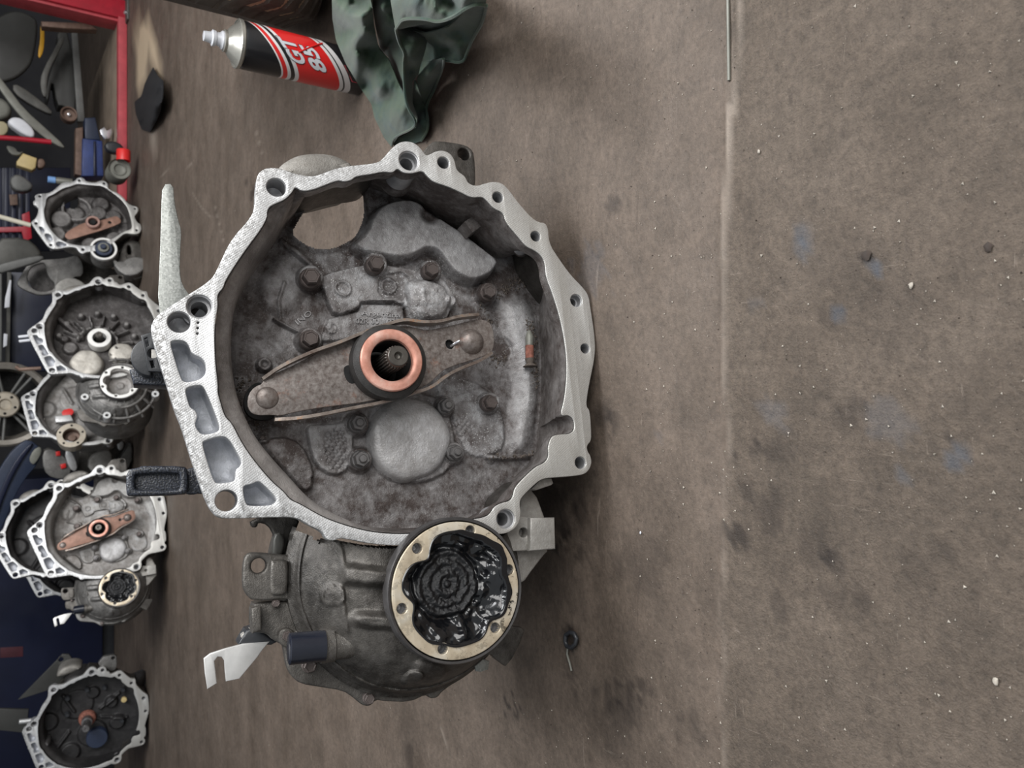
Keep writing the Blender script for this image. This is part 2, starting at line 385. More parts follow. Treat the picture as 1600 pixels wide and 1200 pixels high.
def vnoise(X, Y, s):
    x = X * s; y = Y * s; xi = np.floor(x).astype(int); yi = np.floor(y).astype(int); fx = x - xi; fy = y - yi
    fx = fx * fx * (3 - 2 * fx); fy = fy * fy * (3 - 2 * fy); g = lambda a, b: _lat[a % 64, b % 64]
    return (g(xi, yi) * (1 - fx) + g(xi + 1, yi) * fx) * (1 - fy) + (g(xi, yi + 1) * (1 - fx) + g(xi + 1, yi + 1) * fx) * fy
def fnoise(X, Y, s, o=4):
    r = 0; a = 0.5
    for k in range(o): r = r + a * vnoise(X + 3.1 * k, Y - 1.7 * k, s * 2 ** k); a *= 0.5
    return r
def text_mesh(body, size, depth, align='LEFT', bold=0.0):
    cu = bpy.data.curves.new('t', 'FONT'); cu.body = body; cu.size = size; cu.extrude = depth / 2; cu.offset = bold; cu.align_x = align; cu.resolution_u = 4
    o = bpy.data.objects.new('t', cu); me = bpy.data.meshes.new_from_object(o); bpy.data.objects.remove(o); bpy.data.curves.remove(cu)
    return me
def copy_tree(o, parent=None):
    c = o.copy(); COL.objects.link(c)
    if parent is not None: c.parent = parent
    for ch in [q for q in ALLCH.get(o.name, [])]: copy_tree(ch, c)
    return c
def index_children():
    ALLCH.clear()
    for o in COL.objects:
        if o.parent is not None: ALLCH.setdefault(o.parent.name, []).append(o)
ALLCH = {}
# ------------------------------------------------------------------ setting: floor, walls, ceiling
SEAM_Y = float(G(1135, 600)[1])
def seam_y(x): return SEAM_Y + 0.010 * x * -1.0 + 0.0022 * np.sin(x * 23) + 0.0012 * np.sin(x * 71 + 1)
def make_floor():
    ax = lambda a, b, s: list(np.arange(a, b, s))
    xs = np.array(ax(-3.4, -0.5, 0.1) + ax(-0.5, 0.75, 0.0055) + ax(0.75, 3.45, 0.1))
    ys = np.array(ax(-3.0, 0.12, 0.08) + ax(0.12, 1.25, 0.005) + ax(1.25, 2.3, 0.02) + ax(2.3, 5.75, 0.1))
    X, Y = np.meshgrid(xs, ys)
    stain = np.zeros(X.shape); pale = np.zeros(X.shape); blue = np.zeros(X.shape); tan = np.zeros(X.shape); ridge = np.zeros(X.shape)
    gp = lambda px: np.array([G(x, y)[:2] for x, y in px])
    n = 0.55 * fnoise(X, Y, 60, 4) + 0.45 * fnoise(X + 2, Y, 170, 3)
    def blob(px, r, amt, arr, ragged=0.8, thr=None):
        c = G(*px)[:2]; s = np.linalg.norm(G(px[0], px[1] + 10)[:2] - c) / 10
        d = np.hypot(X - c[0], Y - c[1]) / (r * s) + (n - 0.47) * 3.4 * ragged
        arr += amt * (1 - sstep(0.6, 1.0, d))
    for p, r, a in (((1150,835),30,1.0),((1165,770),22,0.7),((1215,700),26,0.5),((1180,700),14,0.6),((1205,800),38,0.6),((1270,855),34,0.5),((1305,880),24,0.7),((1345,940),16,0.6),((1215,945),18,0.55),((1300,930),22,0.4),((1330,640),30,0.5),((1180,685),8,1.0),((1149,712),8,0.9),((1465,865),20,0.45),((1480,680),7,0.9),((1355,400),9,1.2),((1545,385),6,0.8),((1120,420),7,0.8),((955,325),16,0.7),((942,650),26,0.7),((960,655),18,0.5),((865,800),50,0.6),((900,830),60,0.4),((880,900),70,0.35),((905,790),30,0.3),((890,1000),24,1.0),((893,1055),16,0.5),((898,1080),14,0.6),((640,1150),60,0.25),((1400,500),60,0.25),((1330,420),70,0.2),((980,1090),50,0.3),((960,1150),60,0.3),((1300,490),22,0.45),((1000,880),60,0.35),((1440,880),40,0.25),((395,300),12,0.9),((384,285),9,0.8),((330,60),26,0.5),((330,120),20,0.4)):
        blob(p, r, a, stain)  # dark floor patches, several close beside the bell and drive flange
    for p, r, a in (((1250,362),20,0.6),((1255,388),14,0.5),((1370,420),12,0.9),((1310,490),12,0.7),((1180,470),18,0.3),((1210,650),26,0.4),((1390,650),40,0.35),((1500,715),18,0.7),((1410,740),12,0.5),((1030,680),10,0.2),((920,420),40,0.35)):
        blob(p, r, a, blue, 1.0)
    # tyre tread prints pressed into the dirt, lower left
    for j, (bx, by) in enumerate(((950,1075),(950,1092),(952,1108),(968,1070),(966,1098),(985,1072),(984,1092),(982,1112),(1003,1072),(1001,1095),(1020,1080),(930,1082),(1060,1120),(1082,1120),(1060,1150),(1085,1140),(1100,1155),(640,1170))):
        a = random.uniform(-0.25, 0.25); q = gp([(bx - 6, by - 7), (bx + 6, by - 7 + 6 * a), (bx + 5, by + 7), (bx - 6, by + 7)])
        stain += 0.7 * (1 - sstep(-0.002, 0.002, sdf(q, X, Y))) * (0.5 + n)
    for pl in ([(788,1095),(786,1110),(792,1120)], [(796,1085),(812,1118)], [(800,1082),(814,1110)], [(788,1092),(800,1112),(810,1122)], [(792,1098),(796,1116)]):
        stain += 1.0 * (1 - sstep(0.0006, 0.0018, seg_d(gp(pl), X, Y)))
    # pale sand swept near the black cloth, scratches
    for p, r, a in (((226,65),14,0.9),((222,85),12,1.0),((236,95),14,1.0),((226,105),8,1.0),((216,130),7,0.9),((250,110),12,0.7),((213,45),14,0.4)): blob(p, r * 2.3, a * 1.3, tan, 0.9)
    for pl, a in (([(236,205),(244,230),(256,262)],0.8),([(240,205),(250,240),(258,275)],0.5),([(292,226),(300,258)],0.4),([(400,205),(410,240)],0.3),([(335,320),(350,380)],0.35),([(300,300),(315,325),(330,340)],0.3),([(310,925),(318,965)],0.7),([(318,935),(314,950)],0.5),([(690,1140),(698,1165)],0.4)):
        pale += a * (1 - sstep(0.0008, 0.004, seg_d(gp(pl), X, Y)))
    sy = seam_y(X); dy = Y - sy
    ridge += 0.0016 * np.exp(-(dy / 0.0022) ** 2) * (0.6 + 0.8 * vnoise(X, Y, 40))
    up = gp([(1156,0),(1152,120),(1148,180)]); lw = gp([(1140,170),(1139,230),(1132,330),(1128,410)])
    for q, a in ((up, 0.0012), (lw, 0.0018)):
        d = seg_d(q, X, Y); ridge += a * np.exp(-(d / 0.002) ** 2); pale += 0.5 * np.exp(-(d / 0.0022) ** 2)
    pale += 0.32 * np.exp(-(dy / 0.002) ** 2)
    near = 1 - sstep(-0.006, 0.004, dy)
    ridge += near * 0.0016 * (fnoise(X, Y, 70, 3) - 0.47) + (1 - near) * 0.0008 * (fnoise(X, Y * 1.0, 22, 3) - 0.47)
    V = np.column_stack([X.ravel(), Y.ravel(), ridge.ravel()])
    ny, nx = X.shape; i = np.arange(ny * nx).reshape(ny, nx)
    q = np.stack([i[:-1, :-1], i[:-1, 1:], i[1:, 1:], i[1:, :-1]], -1).reshape(-1, 4)
    t = NT('worn_concrete')
    A = {k: t.attr(k) for k in ('stain', 'pale', 'blue', 'tan', 'near')}
    n1 = t.noise(3.2, 8, 0.62); n2 = t.noise(26, 7, 0.7); n3 = t.noise(170, 6, 0.75); ns = t.noise(7, 7, 0.65, stretch=(1.0, 1.4, 1))
    base = t.ramp(n1, [(0.32, srgb(74, 65, 56)), (0.5, srgb(92, 81, 71)), (0.68, srgb(106, 95, 85))])
    stk = t.ramp(ns, [(0.34, srgb(82, 71, 62)), (0.62, srgb(110, 97, 87))])
    col = t.mix(t.math('MULTIPLY', t.math('SUBTRACT', 1.0, A['near']), 0.65), base, stk)
    col = t.mix(0.75, col, t.ramp(n2, [(0.3, 0.74), (0.52, 1.0), (0.72, 1.16)]), 'MULTIPLY')
    col = t.mix(t.math('ADD', 0.72, t.math('MULTIPLY', A['near'], 0.2)), col, t.ramp(n3, [(0.32, 0.62), (0.52, 1.0), (0.7, 1.28)]), 'MULTIPLY')
    fleck = t.ramp(t.voro(260), [(0.055, 1.0), (0.085, 0.0)]); fsel = t.ramp(t.noise(90, 3), [(0.5, 0.0), (0.6, 0.8)])
    col = t.mix(t.math('MULTIPLY', fleck, fsel), col, srgb(176, 166, 154))
    pit = t.ramp(t.voro(150, out='Distance', stretch=(1, 1, 1)), [(0.05, 1.0), (0.11, 0.0)]); psel = t.ramp(t.noise(55, 4, 0.7), [(0.5, 0.0), (0.58, 0.8)])
    col = t.mix(t.math('MULTIPLY', pit, psel), col, srgb(52, 44, 38))
    for sx_, sy_ in ((0.25, 3.0), (2.2, 0.3)):
        scr = t.ramp(t.noise(52, 5, 0.7, stretch=(sx_, sy_, 1), dist=0.8), [(0.655, 0.0), (0.70, 0.4)]); col = t.mix(scr, col, srgb(70, 60, 53))
        scl = t.ramp(t.noise(64, 5, 0.7, stretch=(sy_, sx_, 1), dist=0.8), [(0.665, 0.0), (0.72, 0.45)]); col = t.mix(scl, col, srgb(142, 130, 119))
    mott = t.ramp(t.noise(75, 6, 0.8), [(0.36, 0.8), (0.5, 1.0), (0.66, 1.14)]); col = t.mix(0.8, col, mott, 'MULTIPLY')
    dk = t.ramp(t.noise(34, 6, 0.75, stretch=(0.8, 1.6, 1)), [(0.60, 0.0), (0.70, 0.55)])
    col = t.mix(dk, col, srgb(62, 53, 48))
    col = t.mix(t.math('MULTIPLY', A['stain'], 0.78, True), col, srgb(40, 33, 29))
    col = t.mix(t.math('MULTIPLY', A['blue'], 0.5, True), col, srgb(74, 88, 104))
    col = t.mix(t.math('MULTIPLY', A['tan'], 0.9, True), col, srgb(196, 176, 150))
    col = t.mix(t.math('MULTIPLY', A['pale'], 0.75, True), col, srgb(168, 156, 144))
    h = t.math('ADD', t.math('MULTIPLY', n3, t.math('ADD', 0.55, t.math('MULTIPLY', A['near'], 0.6))), t.math('MULTIPLY', n2, 0.5))
    h = t.math('ADD', h, t.math('MULTIPLY', t.math('MULTIPLY', t.noise(330, 4, 0.7), A['near']), 0.5)); nm = t.bump(h, 0.7, 0.0026)
    r = t.ramp(t.noise(18, 5), [(0.3, 0.5), (0.7, 0.72)])
    MAT['floor'] = t.set(col, r, 0, nm)
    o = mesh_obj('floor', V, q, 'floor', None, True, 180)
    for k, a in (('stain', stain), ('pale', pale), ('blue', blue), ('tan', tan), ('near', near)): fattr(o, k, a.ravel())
    tag(o, kind='structure'); return o
make_floor()
def wall(name, size, loc, mat='wall'): tag(box(name, size, loc, mat, None, None, 0.0), kind='structure')
wall('wall_back', (6.9, 0.1, 3.0), (0, 5.6, 1.5)); wall('wall_left', (0.1, 6.0, 3.0), (-3.45, 2.6, 1.5)); wall('wall_right', (0.1, 6.0, 3.0), (3.45, 2.6, 1.5))
wall('ceiling', (7.0, 2.4, 0.1), (0, 4.5, 3.05))
# ------------------------------------------------------------------ gearboxes
LAM, PSI = radians(9.8), radians(10)
def frame(lam, psi, roll=0.0):
    n = np.array([sin(psi) * cos(lam), -cos(psi) * cos(lam), sin(lam)]); ex = np.array([cos(psi), sin(psi), 0]); ey = np.cross(n, ex)
    c, s = cos(roll), sin(roll)
    return ex * c + ey * s, ey * c - ex * s, n
EX, EY, EN = frame(LAM, PSI)
BASE = G(930, 560, 0.004)
def Lw(x, y, wz):
    d = ray(x, y); o = BASE + EN * wz; return CP + d * (np.dot(o - CP, EN) / np.dot(d, EN))
P0 = Lw(605, 572, 0)
def L(x, y, wz=0.0):
    q = Lw(x, y, wz) - P0; return np.array([q @ EX, q @ EY])
def LP(pts, wz=0.0, it=0):
    p = np.array([L(x, y, wz) for x, y in pts]); return chaikin(p, it) if it else p
PXM = 1.0 / 1740.0                              # one photo pixel on the flange, in metres
YB = 0.2024                                     # shaft axis above the gearbox's foot

OUT_PX = [(400,282),(404,270),(414,263),(427.5,261.5),(445,265),(460,271),(485,276),(500,273),(520,264.5),(545,259),(590,255),(600,246),(610,234),(622,223),(635,220),(648,223),(658,232),(665,243),(672,241),(680,236.5),(692,234.5),(704,239.5),(711,251),(713,266),(727,275),(731,286),(744,291),(759,286),(772,283.5),(785,286),(795,296),(810,317),(837,347),(856,348),(858,380),(872,402),(892,430),(912,450),(920,462),(923,482),(930,528),(930,556),(923,590),(918,616),(916,635),(922,641),(924,672),(924,689),(917,696),(918,705),(923,712),(925,724),(919,737),(908,743),(865,746),(846,748),(831,761),(814,778),(812,788),(814,800),(812,815),(804,827),(790,834),(775,835),(760,828),(740,840),(700,850),(660,853),(629,852),(608,852),(576,849),(544,842),(530,841),(524,844),(516,845),(509,841),(505,831),(481,819.5),(464,808),(427,808),(353,810.5),(340,808),(330,798),(321,781),(310,750.6),(295,705.6),(284,668),(272.5,640.6),(261,603),(246,556),(236,520.6),(236,509),(241,498),(252.5,487),(295,460),(330,437.5),(340,420),(360,375),(392.5,340),(399,320)]
INN_PX = [(417.5,325),(417.5,345),(380,395),(352.5,437),(349,450),(339,460),(341,477.5),(336,502),(335,534),(337,571),(341,603),(340,612.5),(344,627),(351,651),(362.5,661),(377.5,692),(400,724),(426,754),(443,767.5),(453,781),(470,788),(502,807),(534,819.5),(576,831),(619,835),(660,833),(700,826),(735,812),(760,808),(768,800),(772,792),(783,786),(797,783),(802,775),(804,763),(815,750),(837,729),(852,723),(858,712),(856,700.6),(860,686),(866,679),(897,678),(898,657),(889,648),(875,650),(882,625.6),(886,588),(885,549),(877,502),(864,459),(853,432),(852,412),(847,400),(836,391),(822,385),(810,370),(790,347),(787,332),(772,326),(760,312),(753,307),(737,309),(720,300),(700,291),(677,284),(668,275),(660,266),(645,271),(630,270),(621,262),(614,270),(600,267.5),(580,272),(556,275),(550,281),(538,284),(529,281),(510,288),(490,296),(472,299),(461,291),(457,300),(445,312),(431,317.5)]
FLO_PX = [(355,560),(358,520),(363,495),(371,470),(386,440),(402,416),(425,385),(448,350),(480,310),(515,288),(555,282),(595,300),(640,314),(665,327),(690,345),(718,363),(752,389),(778,407),(800,400),(832,388),(848,406),(852,430),(842,470),(842,500),(846,560),(846,620),(840,680),(838,708),(826,724),(800,748),(780,774),(750,800),(715,816),(670,824),(600,826),(550,820),(520,810),(490,796),(465,778),(443,752),(415,722),(387,687),(368,642),(359,609)]
HOLES_PX = [(432,292.5,14,0),(639,251,16,1),(693,254,10,0),(778,308,9.5,0),(837,369,9,0),(900.5,469.5,11,1),(914.5,544.5,8.5,0),(907,723,9.8,0),(790.5,811,15,1),(353.7,782,14,2),(280,503,14.5,0),(312,479,16.5,1)]
DIMPLES_PX = [(309.5,504,3),(309,512.5,3),(308.5,521,3)]
POCK_PX = [
 [(265,534),(272.5,531),(289,532),(296,541),(299,552.5),(319,560),(323,579),(317.5,590),(302.5,596),(287.5,597.5),(282,590),(272.5,560)],
 [(289,609),(295,604),(312,601),(319,605),(329,627.5),(340,656),(344,670),(338,676),(316,680),(308,672),(304,662),(309,651),(305,641),(297,637),(293,625)],
 [(315.6,692.5),(319,688),(347.5,680),(359,687),(370,706),(378,721),(376,728),(368,734),(368,749),(364,753),(340,756),(334,752.5),(323,719)],
 [(379,762),(383,758),(394,756),(402,751.5),(409,754),(434,779),(430,786),(422.5,790),(389,791),(383,786)]]
ZF = -0.078
OUT = LP(OUT_PX, 0, 2); INN = LP(INN_PX, 0, 2); FLO = LP(FLO_PX, ZF, 2)
POCK = [LP(p, 0, 2) for p in POCK_PX]
HOLES = [(*L(x, y), r * PXM, k) for x, y, r, k in HOLES_PX]
STARTER = LP([(456,366),(463,353),(480,325),(496,306),(512,296),(535,292),(555,290),(562,298),(567,318),(567,338),(560,360),(550,374),(538,381),(520,389),(505,391),(490,389),(475,382),(462,373)], ZF, 2)
AX = np.array([0.007, -0.008])                  # input shaft axis

def polar_r(poly, ang, c=(0, 0)):
    P = np.asarray(poly) - np.asarray(c); Q = np.roll(P, -1, 0); r = np.zeros(len(ang))
    for i, a in enumerate(ang):
        d = np.array([cos(a), sin(a)]); E = Q - P
        den = d[0] * E[:, 1] - d[1] * E[:, 0]; den = np.where(abs(den) < 1e-12, 1e-12, den)
        t = (P[:, 0] * E[:, 1] - P[:, 1] * E[:, 0]) / den; u = (P[:, 0] * d[1] - P[:, 1] * d[0]) / den
        ok = (u >= 0) & (u <= 1) & (t > 0); r[i] = t[ok].max() if ok.any() else 0.15
    return r

def flange(root, mat='machined', mat_hole='hole', out=OUT, inn=INN, holes=HOLES, pock=POCK, dimples=DIMPLES_PX, mat_pocket='pocket', bv=2, detail=True):
    hp = [inn] + [circle(x, y, r, 28 if detail else 14) for x, y, r, k in holes] + list(pock)
    if dimples and detail: hp += [circle(*L(x, y), r * PXM * 0.55, 10) for x, y, r in dimples]
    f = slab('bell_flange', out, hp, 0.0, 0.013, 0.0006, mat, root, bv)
    co = np.array([v.co for v in f.data.vertices]); fattr(f, 'low_grey', sstep(0.02, -0.12, co[:, 1]) * (0.55 + 0.6 * fnoise(co[:, 0], co[:, 1], 30, 3))); fattr(f, 'edge', (sdf(out, co[:, 0], co[:, 1]) > -0.003) * np.clip(0.55 + co[:, 1] * 4, 0.15, 1.0))  # face turns a dull warm grey towards the bottom of the flange
    for x, y, r, k in holes:
        z1 = -0.013 if k == 2 else -0.036
        prof = [(r * 1.02, -0.0008), (r * 1.02, -0.0125), (r * 1.35, -0.013), (r * 1.35, z1 - 0.002)]
        if k == 1: prof = [(r * 1.35, z1), (r * 1.35, -0.013), (r * 1.01, -0.0125), (r * 1.01, -0.0016), (r * 0.9, -0.002), (r * 0.86, -0.0088), (r * 0.66, -0.009), (r * 0.64, -0.03), (0.0, -0.031)]
        elif k == 0: prof = [(r * 1.35, z1), (r * 1.35, -0.013), (r * 1.02, -0.0125), (r * 1.02, -0.0016), (r * 0.95, -0.002), (r * 0.92, -0.019), (r * 0.5, -0.021), (0.0, -0.0215)]
        else: prof = [(r * 1.25, -0.02), (r * 1.25, -0.013), (r * 1.0, -0.0125), (r * 1.0, -0.002), (r * 0.97, -0.0025), (r * 0.95, -0.02)]
        lathe('bolt_hole', prof, mat_hole, root, 28 if detail else 12, (x, y, 0))
    for p in pock:
        P = resample(p, 56 if detail else 28); c = P.mean(0)
        rg = [ring3(c + (P - c) * s, z) for s, z in ((1.03, -0.0126), (1.0, -0.0105), (0.97, -0.016), (0.9, -0.0195), (0.72, -0.0225), (0.4, -0.0235))]
        loft('flange_pocket', rg, mat_pocket, root, cap1=True)
    return f

def bell_walls(root, mat_in='bowl_wall', mat_out='case', out=OUT, inn=INN, flo=FLO, zf=ZF, n=260, keep_open=True):
    P = resample(inn, n); ang = np.arctan2(P[:, 1], P[:, 0]); rf = polar_r(flo, ang)
    F = np.column_stack([rf * np.cos(ang), rf * np.sin(ang)])
    F = F * 0.5 + (np.roll(F, 1, 0) + np.roll(F, -1, 0)) * 0.25
    Pi = P * (1 - 0.0007 / np.hypot(P[:, 0], P[:, 1]))[:, None]; rg = [ring3(Pi, -0.0011), ring3(Pi, -0.0128)]
    gap = np.linalg.norm(P - F, axis=1); lip = sstep(0.003, 0.008, gap) * sstep(-0.02, 0.05, P[:, 1]); lip = (lip + np.roll(lip, 2) + np.roll(lip, -2)) / 3
    LK = np.interp
    for z, k in ((-0.0165, 0.09), (-0.02, 0.14), (-0.025, 0.22), (-0.03, 0.32), (-0.045, 0.55), (-0.06, 0.78), (-0.07, 0.93), (-0.0765, 1.0), (zf - 0.003, 1.02)):
        kl = LK(-z, [0, 0.006, 0.0165, 0.02, 0.025, 0.03, 0.05, 0.08], [0, 0.1, 0.42, 0.72, 0.86, 0.93, 0.96, 1.02]); kk = (k * (1 - lip) + kl * lip)[:, None]
        Pk = P * (1 - kk) + F * kk; rg.append(ring3(Pk, z * zf / -0.078 if z < -0.02 else z))
    o = loft('bell_wall', rg, mat_in, root, angle=40)
    A = np.vstack(rg)
    fattr(o, 'wear', 0.1 + 0.75 * np.tile(lip, len(rg)) + 0.55 * sstep(0.0, -0.06, A[:, 0]) * sstep(-0.03, 0.06, A[:, 1]) * sstep(-0.002, -0.02, A[:, 2])
          + 0.25 * sstep(-0.09, -0.14, A[:, 1])); fattr_const(o, salt=0.15)
    Q = resample(out, n); c = Q.mean(0)
    ang = np.arctan2(Q[:, 1], Q[:, 0]); rf = np.minimum(np.maximum(polar_r(flo, ang) + 0.006, polar_r(inn, ang) * 0.6 + polar_r(flo, ang) * 0.4 + 0.005), np.hypot(Q[:, 0], Q[:, 1]) - 0.002)
    B = np.column_stack([rf * np.cos(ang), rf * np.sin(ang)])
    rI = polar_r(inn, ang) + 0.0045; dQ = np.hypot(Q[:, 0], Q[:, 1]); dv = Q / dQ[:, None]; r1 = np.maximum(dQ - 0.002, np.minimum(rI, dQ)); r2 = np.maximum(dQ * 0.6 + rf * 0.4, rI); r3 = np.maximum(rf, rI - 0.001)
    rg = [ring3(dv * r1[:, None], -0.0125), ring3(dv * np.maximum(r1 - 0.002, np.minimum(rI, dQ))[:, None], -0.02), ring3(dv * r2[:, None], -0.03), ring3(dv * r3[:, None], -0.05), ring3(B, zf - 0.004)]
    A = np.vstack(rg); m = len(Q); FF = []
    thr = [(atan2(hy, hx)) for hx, hy, hr, hk in (HOLES if out is OUT else []) if hk == 2]
    for k in range(len(rg) - 1):
        for i in range(m):
            if k in (1, 2) and any(abs((ang[i] - t0 + pi) % (2 * pi) - pi) < 0.075 for t0 in thr): continue
            FF.append((k * m + i, (k + 1) * m + i, (k + 1) * m + (i + 1) % m, k * m + (i + 1) % m))
    o2 = mesh_obj('bell_shell', A, FF, mat_out, root, True, 40); fattr_const(o2, wear=0.35, salt=0.1)
    return o, o2

_bolt = {}
def bolt_mesh(kind, mat):
    if (kind, mat) in _bolt: return _bolt[kind, mat]
    bm = bmesh.new(); n = 24
    def ringv(r, z, k=n, ph=0): return [bm.verts.new((r * cos(2 * pi * i / k + ph), r * sin(2 * pi * i / k + ph), z)) for i in range(k)]
    def bridge(a, b):
        for i in range(len(a)): bm.faces.new((a[i], a[(i + 1) % len(a)], b[(i + 1) % len(a)], b[i]))
    r0 = ringv(1.0, -0.6); r1 = ringv(1.0, 0.0); r2 = ringv(0.98, 0.22); r3 = ringv(0.88, 0.34); bridge(r0, r1); bridge(r1, r2); bridge(r2, r3); bm.faces.new(r3)
    h0 = ringv(0.84, 0.3, 6); h1 = ringv(0.84, 1.0, 6); h2 = ringv(0.74, 1.14, 6); bridge(h0, h1); bridge(h1, h2)
    if kind == 'bolt':
        h3 = ringv(0.62, 1.14, 6); h4 = ringv(0.56, 1.08, 6); bridge(h2, h3); bridge(h3, h4); bm.faces.new(h4)
    else: bm.faces.new(h2)
    bmesh.ops.recalc_face_normals(bm, faces=bm.faces); me = bpy.data.meshes.new(kind); bm.to_mesh(me); bm.free()
    me.materials.append(MAT[mat]); me.shade_smooth(); me.set_sharp_from_angle(angle=radians(30)); _bolt[kind, mat] = me
    return me
def add_bolt(root, x, y, z, r, kind='bolt', mat='bolt', rot=None):
    o = bpy.data.objects.new(kind, bolt_mesh(kind, mat)); link(o, root); o.location = (x, y, z); o.scale = (r, r, r)
    o.rotation_euler = (0, 0, rot if rot is not None else random.random())
    if kind == 'nut':
        if 'stud' not in _bolt:
            q = lathe('stud', [(0.42, 0.9), (0.42, 1.45), (0.34, 1.55), (0.0, 1.56)], 'nut', None, 16); _bolt['stud'] = q.data; bpy.data.objects.remove(q)
        s = bpy.data.objects.new('stud', _bolt['stud']); link(s, o)
    return o

WH = -0.070
BOLTS_PX = [(487,431,16.5,'bolt'),(589,410,15.5,'bolt'),(676,420,14.5,'bolt'),(766,455,14,'bolt'),(486,528,15.5,'bolt'),(561,660.5,15,'nut'),(566,717,15,'nut'),(699.5,633,14,'nut'),(768.5,628,14,'bolt'),(714,706.5,14,'nut')]
def bowl_field(step=0.00095):
    lo = FLO.min(0) - 0.003; hi = FLO.max(0) + 0.003
    xs = np.arange(lo[0], hi[0], step); ys = np.arange(lo[1], hi[1], step); X, Y = np.meshgrid(xs, ys)
    h = np.zeros(X.shape); wear = np.full(X.shape, 0.27); salt = np.full(X.shape, 0.18)
    def P(px, it=1): return LP(px, WH, it)
    def raise_to(px, H, e=0.002, wv=None, sv=None, it=1, add=False):
        nonlocal h, wear, salt
        d = sdf(P(px, it), X, Y); m = 1 - sstep(-e, e * 0.4, d)
        h = h + m * H if add else h * (1 - m) + H * m
        if wv is not None: wear = wear * (1 - m) + wv * m
        if sv is not None: salt = salt * (1 - m) + sv * m
        return m
    def rib(px, wd, H, closed=False):
        nonlocal h
        p = P(px, 0); p = np.vstack([p, p[:1]]) if closed else p
        h = h + H * (1 - sstep(wd * 0.35, wd, seg_d(p, X, Y)))
    def spot(x, y, r, H, e=0.0015, wv=None, sv=None, mx=False):
        nonlocal h, wear, salt
        c = L(x, y, WH); d = np.hypot(X - c[0], Y - c[1]) - r * PXM; m = 1 - sstep(-e, e, d)
        h = np.maximum(h, H * m) if mx else h + H * m
        if wv is not None: wear = wear * (1 - m) + wv * m
        if sv is not None: salt = salt * (1 - m) + sv * m
    # broad undulation of the casting
    h += 0.004 * (fnoise(X, Y, 14, 3) - 0.45)
    # light raised dome beside the starter opening
    raise_to([(560,400),(545,385),(568,366),(577,338),(592,322),(618,313),(645,314),(664,327),(690,346),(718,364),(752,390),(779,411),(768,430),(757,438),(735,446),(706,434),(692,418),(680,398),(664,394),(650,403),(630,411),(592,406)], 0.018, 0.0045, 0.85, 0.25)
    spot(668, 340, 15, -0.004, 0.004, 0.0)
    # left upper wall zone
    raise_to([(430,395),(470,375),(500,420),(470,480),(440,495),(405,480),(400,440)], 0.004, 0.01, 0.45, 0.3)
    rib([(440,372),(462,392),(492,417)], 0.004, 0.006)
    rib([(430,497),(455,511),(484,524)], 0.0022, 0.007)
    rib([(440,497),(436,470),(445,440)], 0.002, 0.002)
    # black channel between dome and crescent
    raise_to([(700,436),(735,450),(758,442),(778,418),(800,404),(832,392),(850,408),(846,430),(800,448),(775,460),(750,462),(722,456)], -0.011, 0.004, 0.0, 0.1)
    # middle cover plate with its text panel
    raise_to([(498,432),(520,423),(560,414),(592,412),(640,418),(690,430),(706,452),(716,470),(706,482),(698,502),(640,506),(633,472),(566,470),(562,482),(523,495),(511,470)], 0.008, 0.0013, 0.62, 1.2)
    raise_to([(592,428),(640,424),(642,462),(620,465),(590,465)], 0.0055, 0.001, 0.6, 1.2, 1)
    raise_to([(515,495),(560,484),(566,472),(632,474),(636,500),(600,508),(540,530),(500,532)], 0.003, 0.0012, 0.5, 0.7, 0)
    for (x, y) in ((535.5,451),(608,446.5)):
        spot(x, y, 14, 0.0025, 0.0008); spot(x, y, 9.5, -0.0022, 0.0006)
    # lumpy cast dome + knob
    c = L(668, 468, WH); d = np.hypot(X - c[0], Y - c[1]) / (36 * PXM); m = np.clip(1 - d ** 3, 0, 1)
    raise_to([(632,440),(652,437),(690,445),(700,460),(700,478),(694,497),(665,502),(640,497),(634,470)], 0.012, 0.003, 0.75, 1.5)
    h += m * (0.006 + 0.004 * (fnoise(X, Y, 190, 3) - 0.45)); spot(703, 472, 10, 0.006, 0.002, 0.7, 1.2)
    # bearing plug seat and lower casting
    raise_to([(572,640),(600,622),(650,610),(690,620),(712,660),(716,720),(690,748),(640,758),(600,748),(578,712)], 0.006, 0.003, 0.5, 0.8)
    raise_to([(690,570),(720,585),(760,600),(790,640),(795,700),(770,712),(742,716),(724,700),(705,640),(680,610)], 0.003, 0.003, 0.45, 1.7)
    raise_to([(478,662),(505,655),(548,645),(556,690),(548,735),(520,745),(494,728),(484,700)], 0.006, 0.002, 0.55, 0.9)
    raise_to([(370,700),(400,690),(440,680),(472,690),(494,738),(487,770),(455,762),(420,735)], 0.010, 0.002, 0.15, 0.25)
    raise_to([(486,742),(512,746),(508,754),(488,758)], -0.008, 0.002, 0.0, 0.0)
    # fork slot: dark hollow on the left
    raise_to([(366,590),(410,582),(445,590),(440,640),(462,652),(520,646),(560,645),(540,660),(470,664),(420,668),(385,672),(372,640)], -0.010, 0.004, 0.0, 0.5)
    raise_to([(364,560),(400,562),(412,582),(395,590),(366,590)], -0.002, 0.006, 0.1, 0.2)
    # cross hatch waffles
    def waffle(px, sp, ang, amp):
        nonlocal h
        m = 1 - sstep(-0.003, 0.0, sdf(P(px), X, Y)); u = X * cos(ang) + Y * sin(ang); v = -X * sin(ang) + Y * cos(ang)
        g = np.minimum(abs((u / sp) % 1 - 0.5), abs((v / sp) % 1 - 0.5)) * sp
        h = h - amp * m * (1 - sstep(0.0003, 0.0011, g))
    waffle([(505,668),(540,662),(548,700),(545,735),(520,742),(505,715)], 0.0046, 0.9, 0.0018)
    waffle([(525,752),(590,738),(650,762),(700,765),(690,795),(600,806),(545,790)], 0.0046, 0.8, 0.0016)
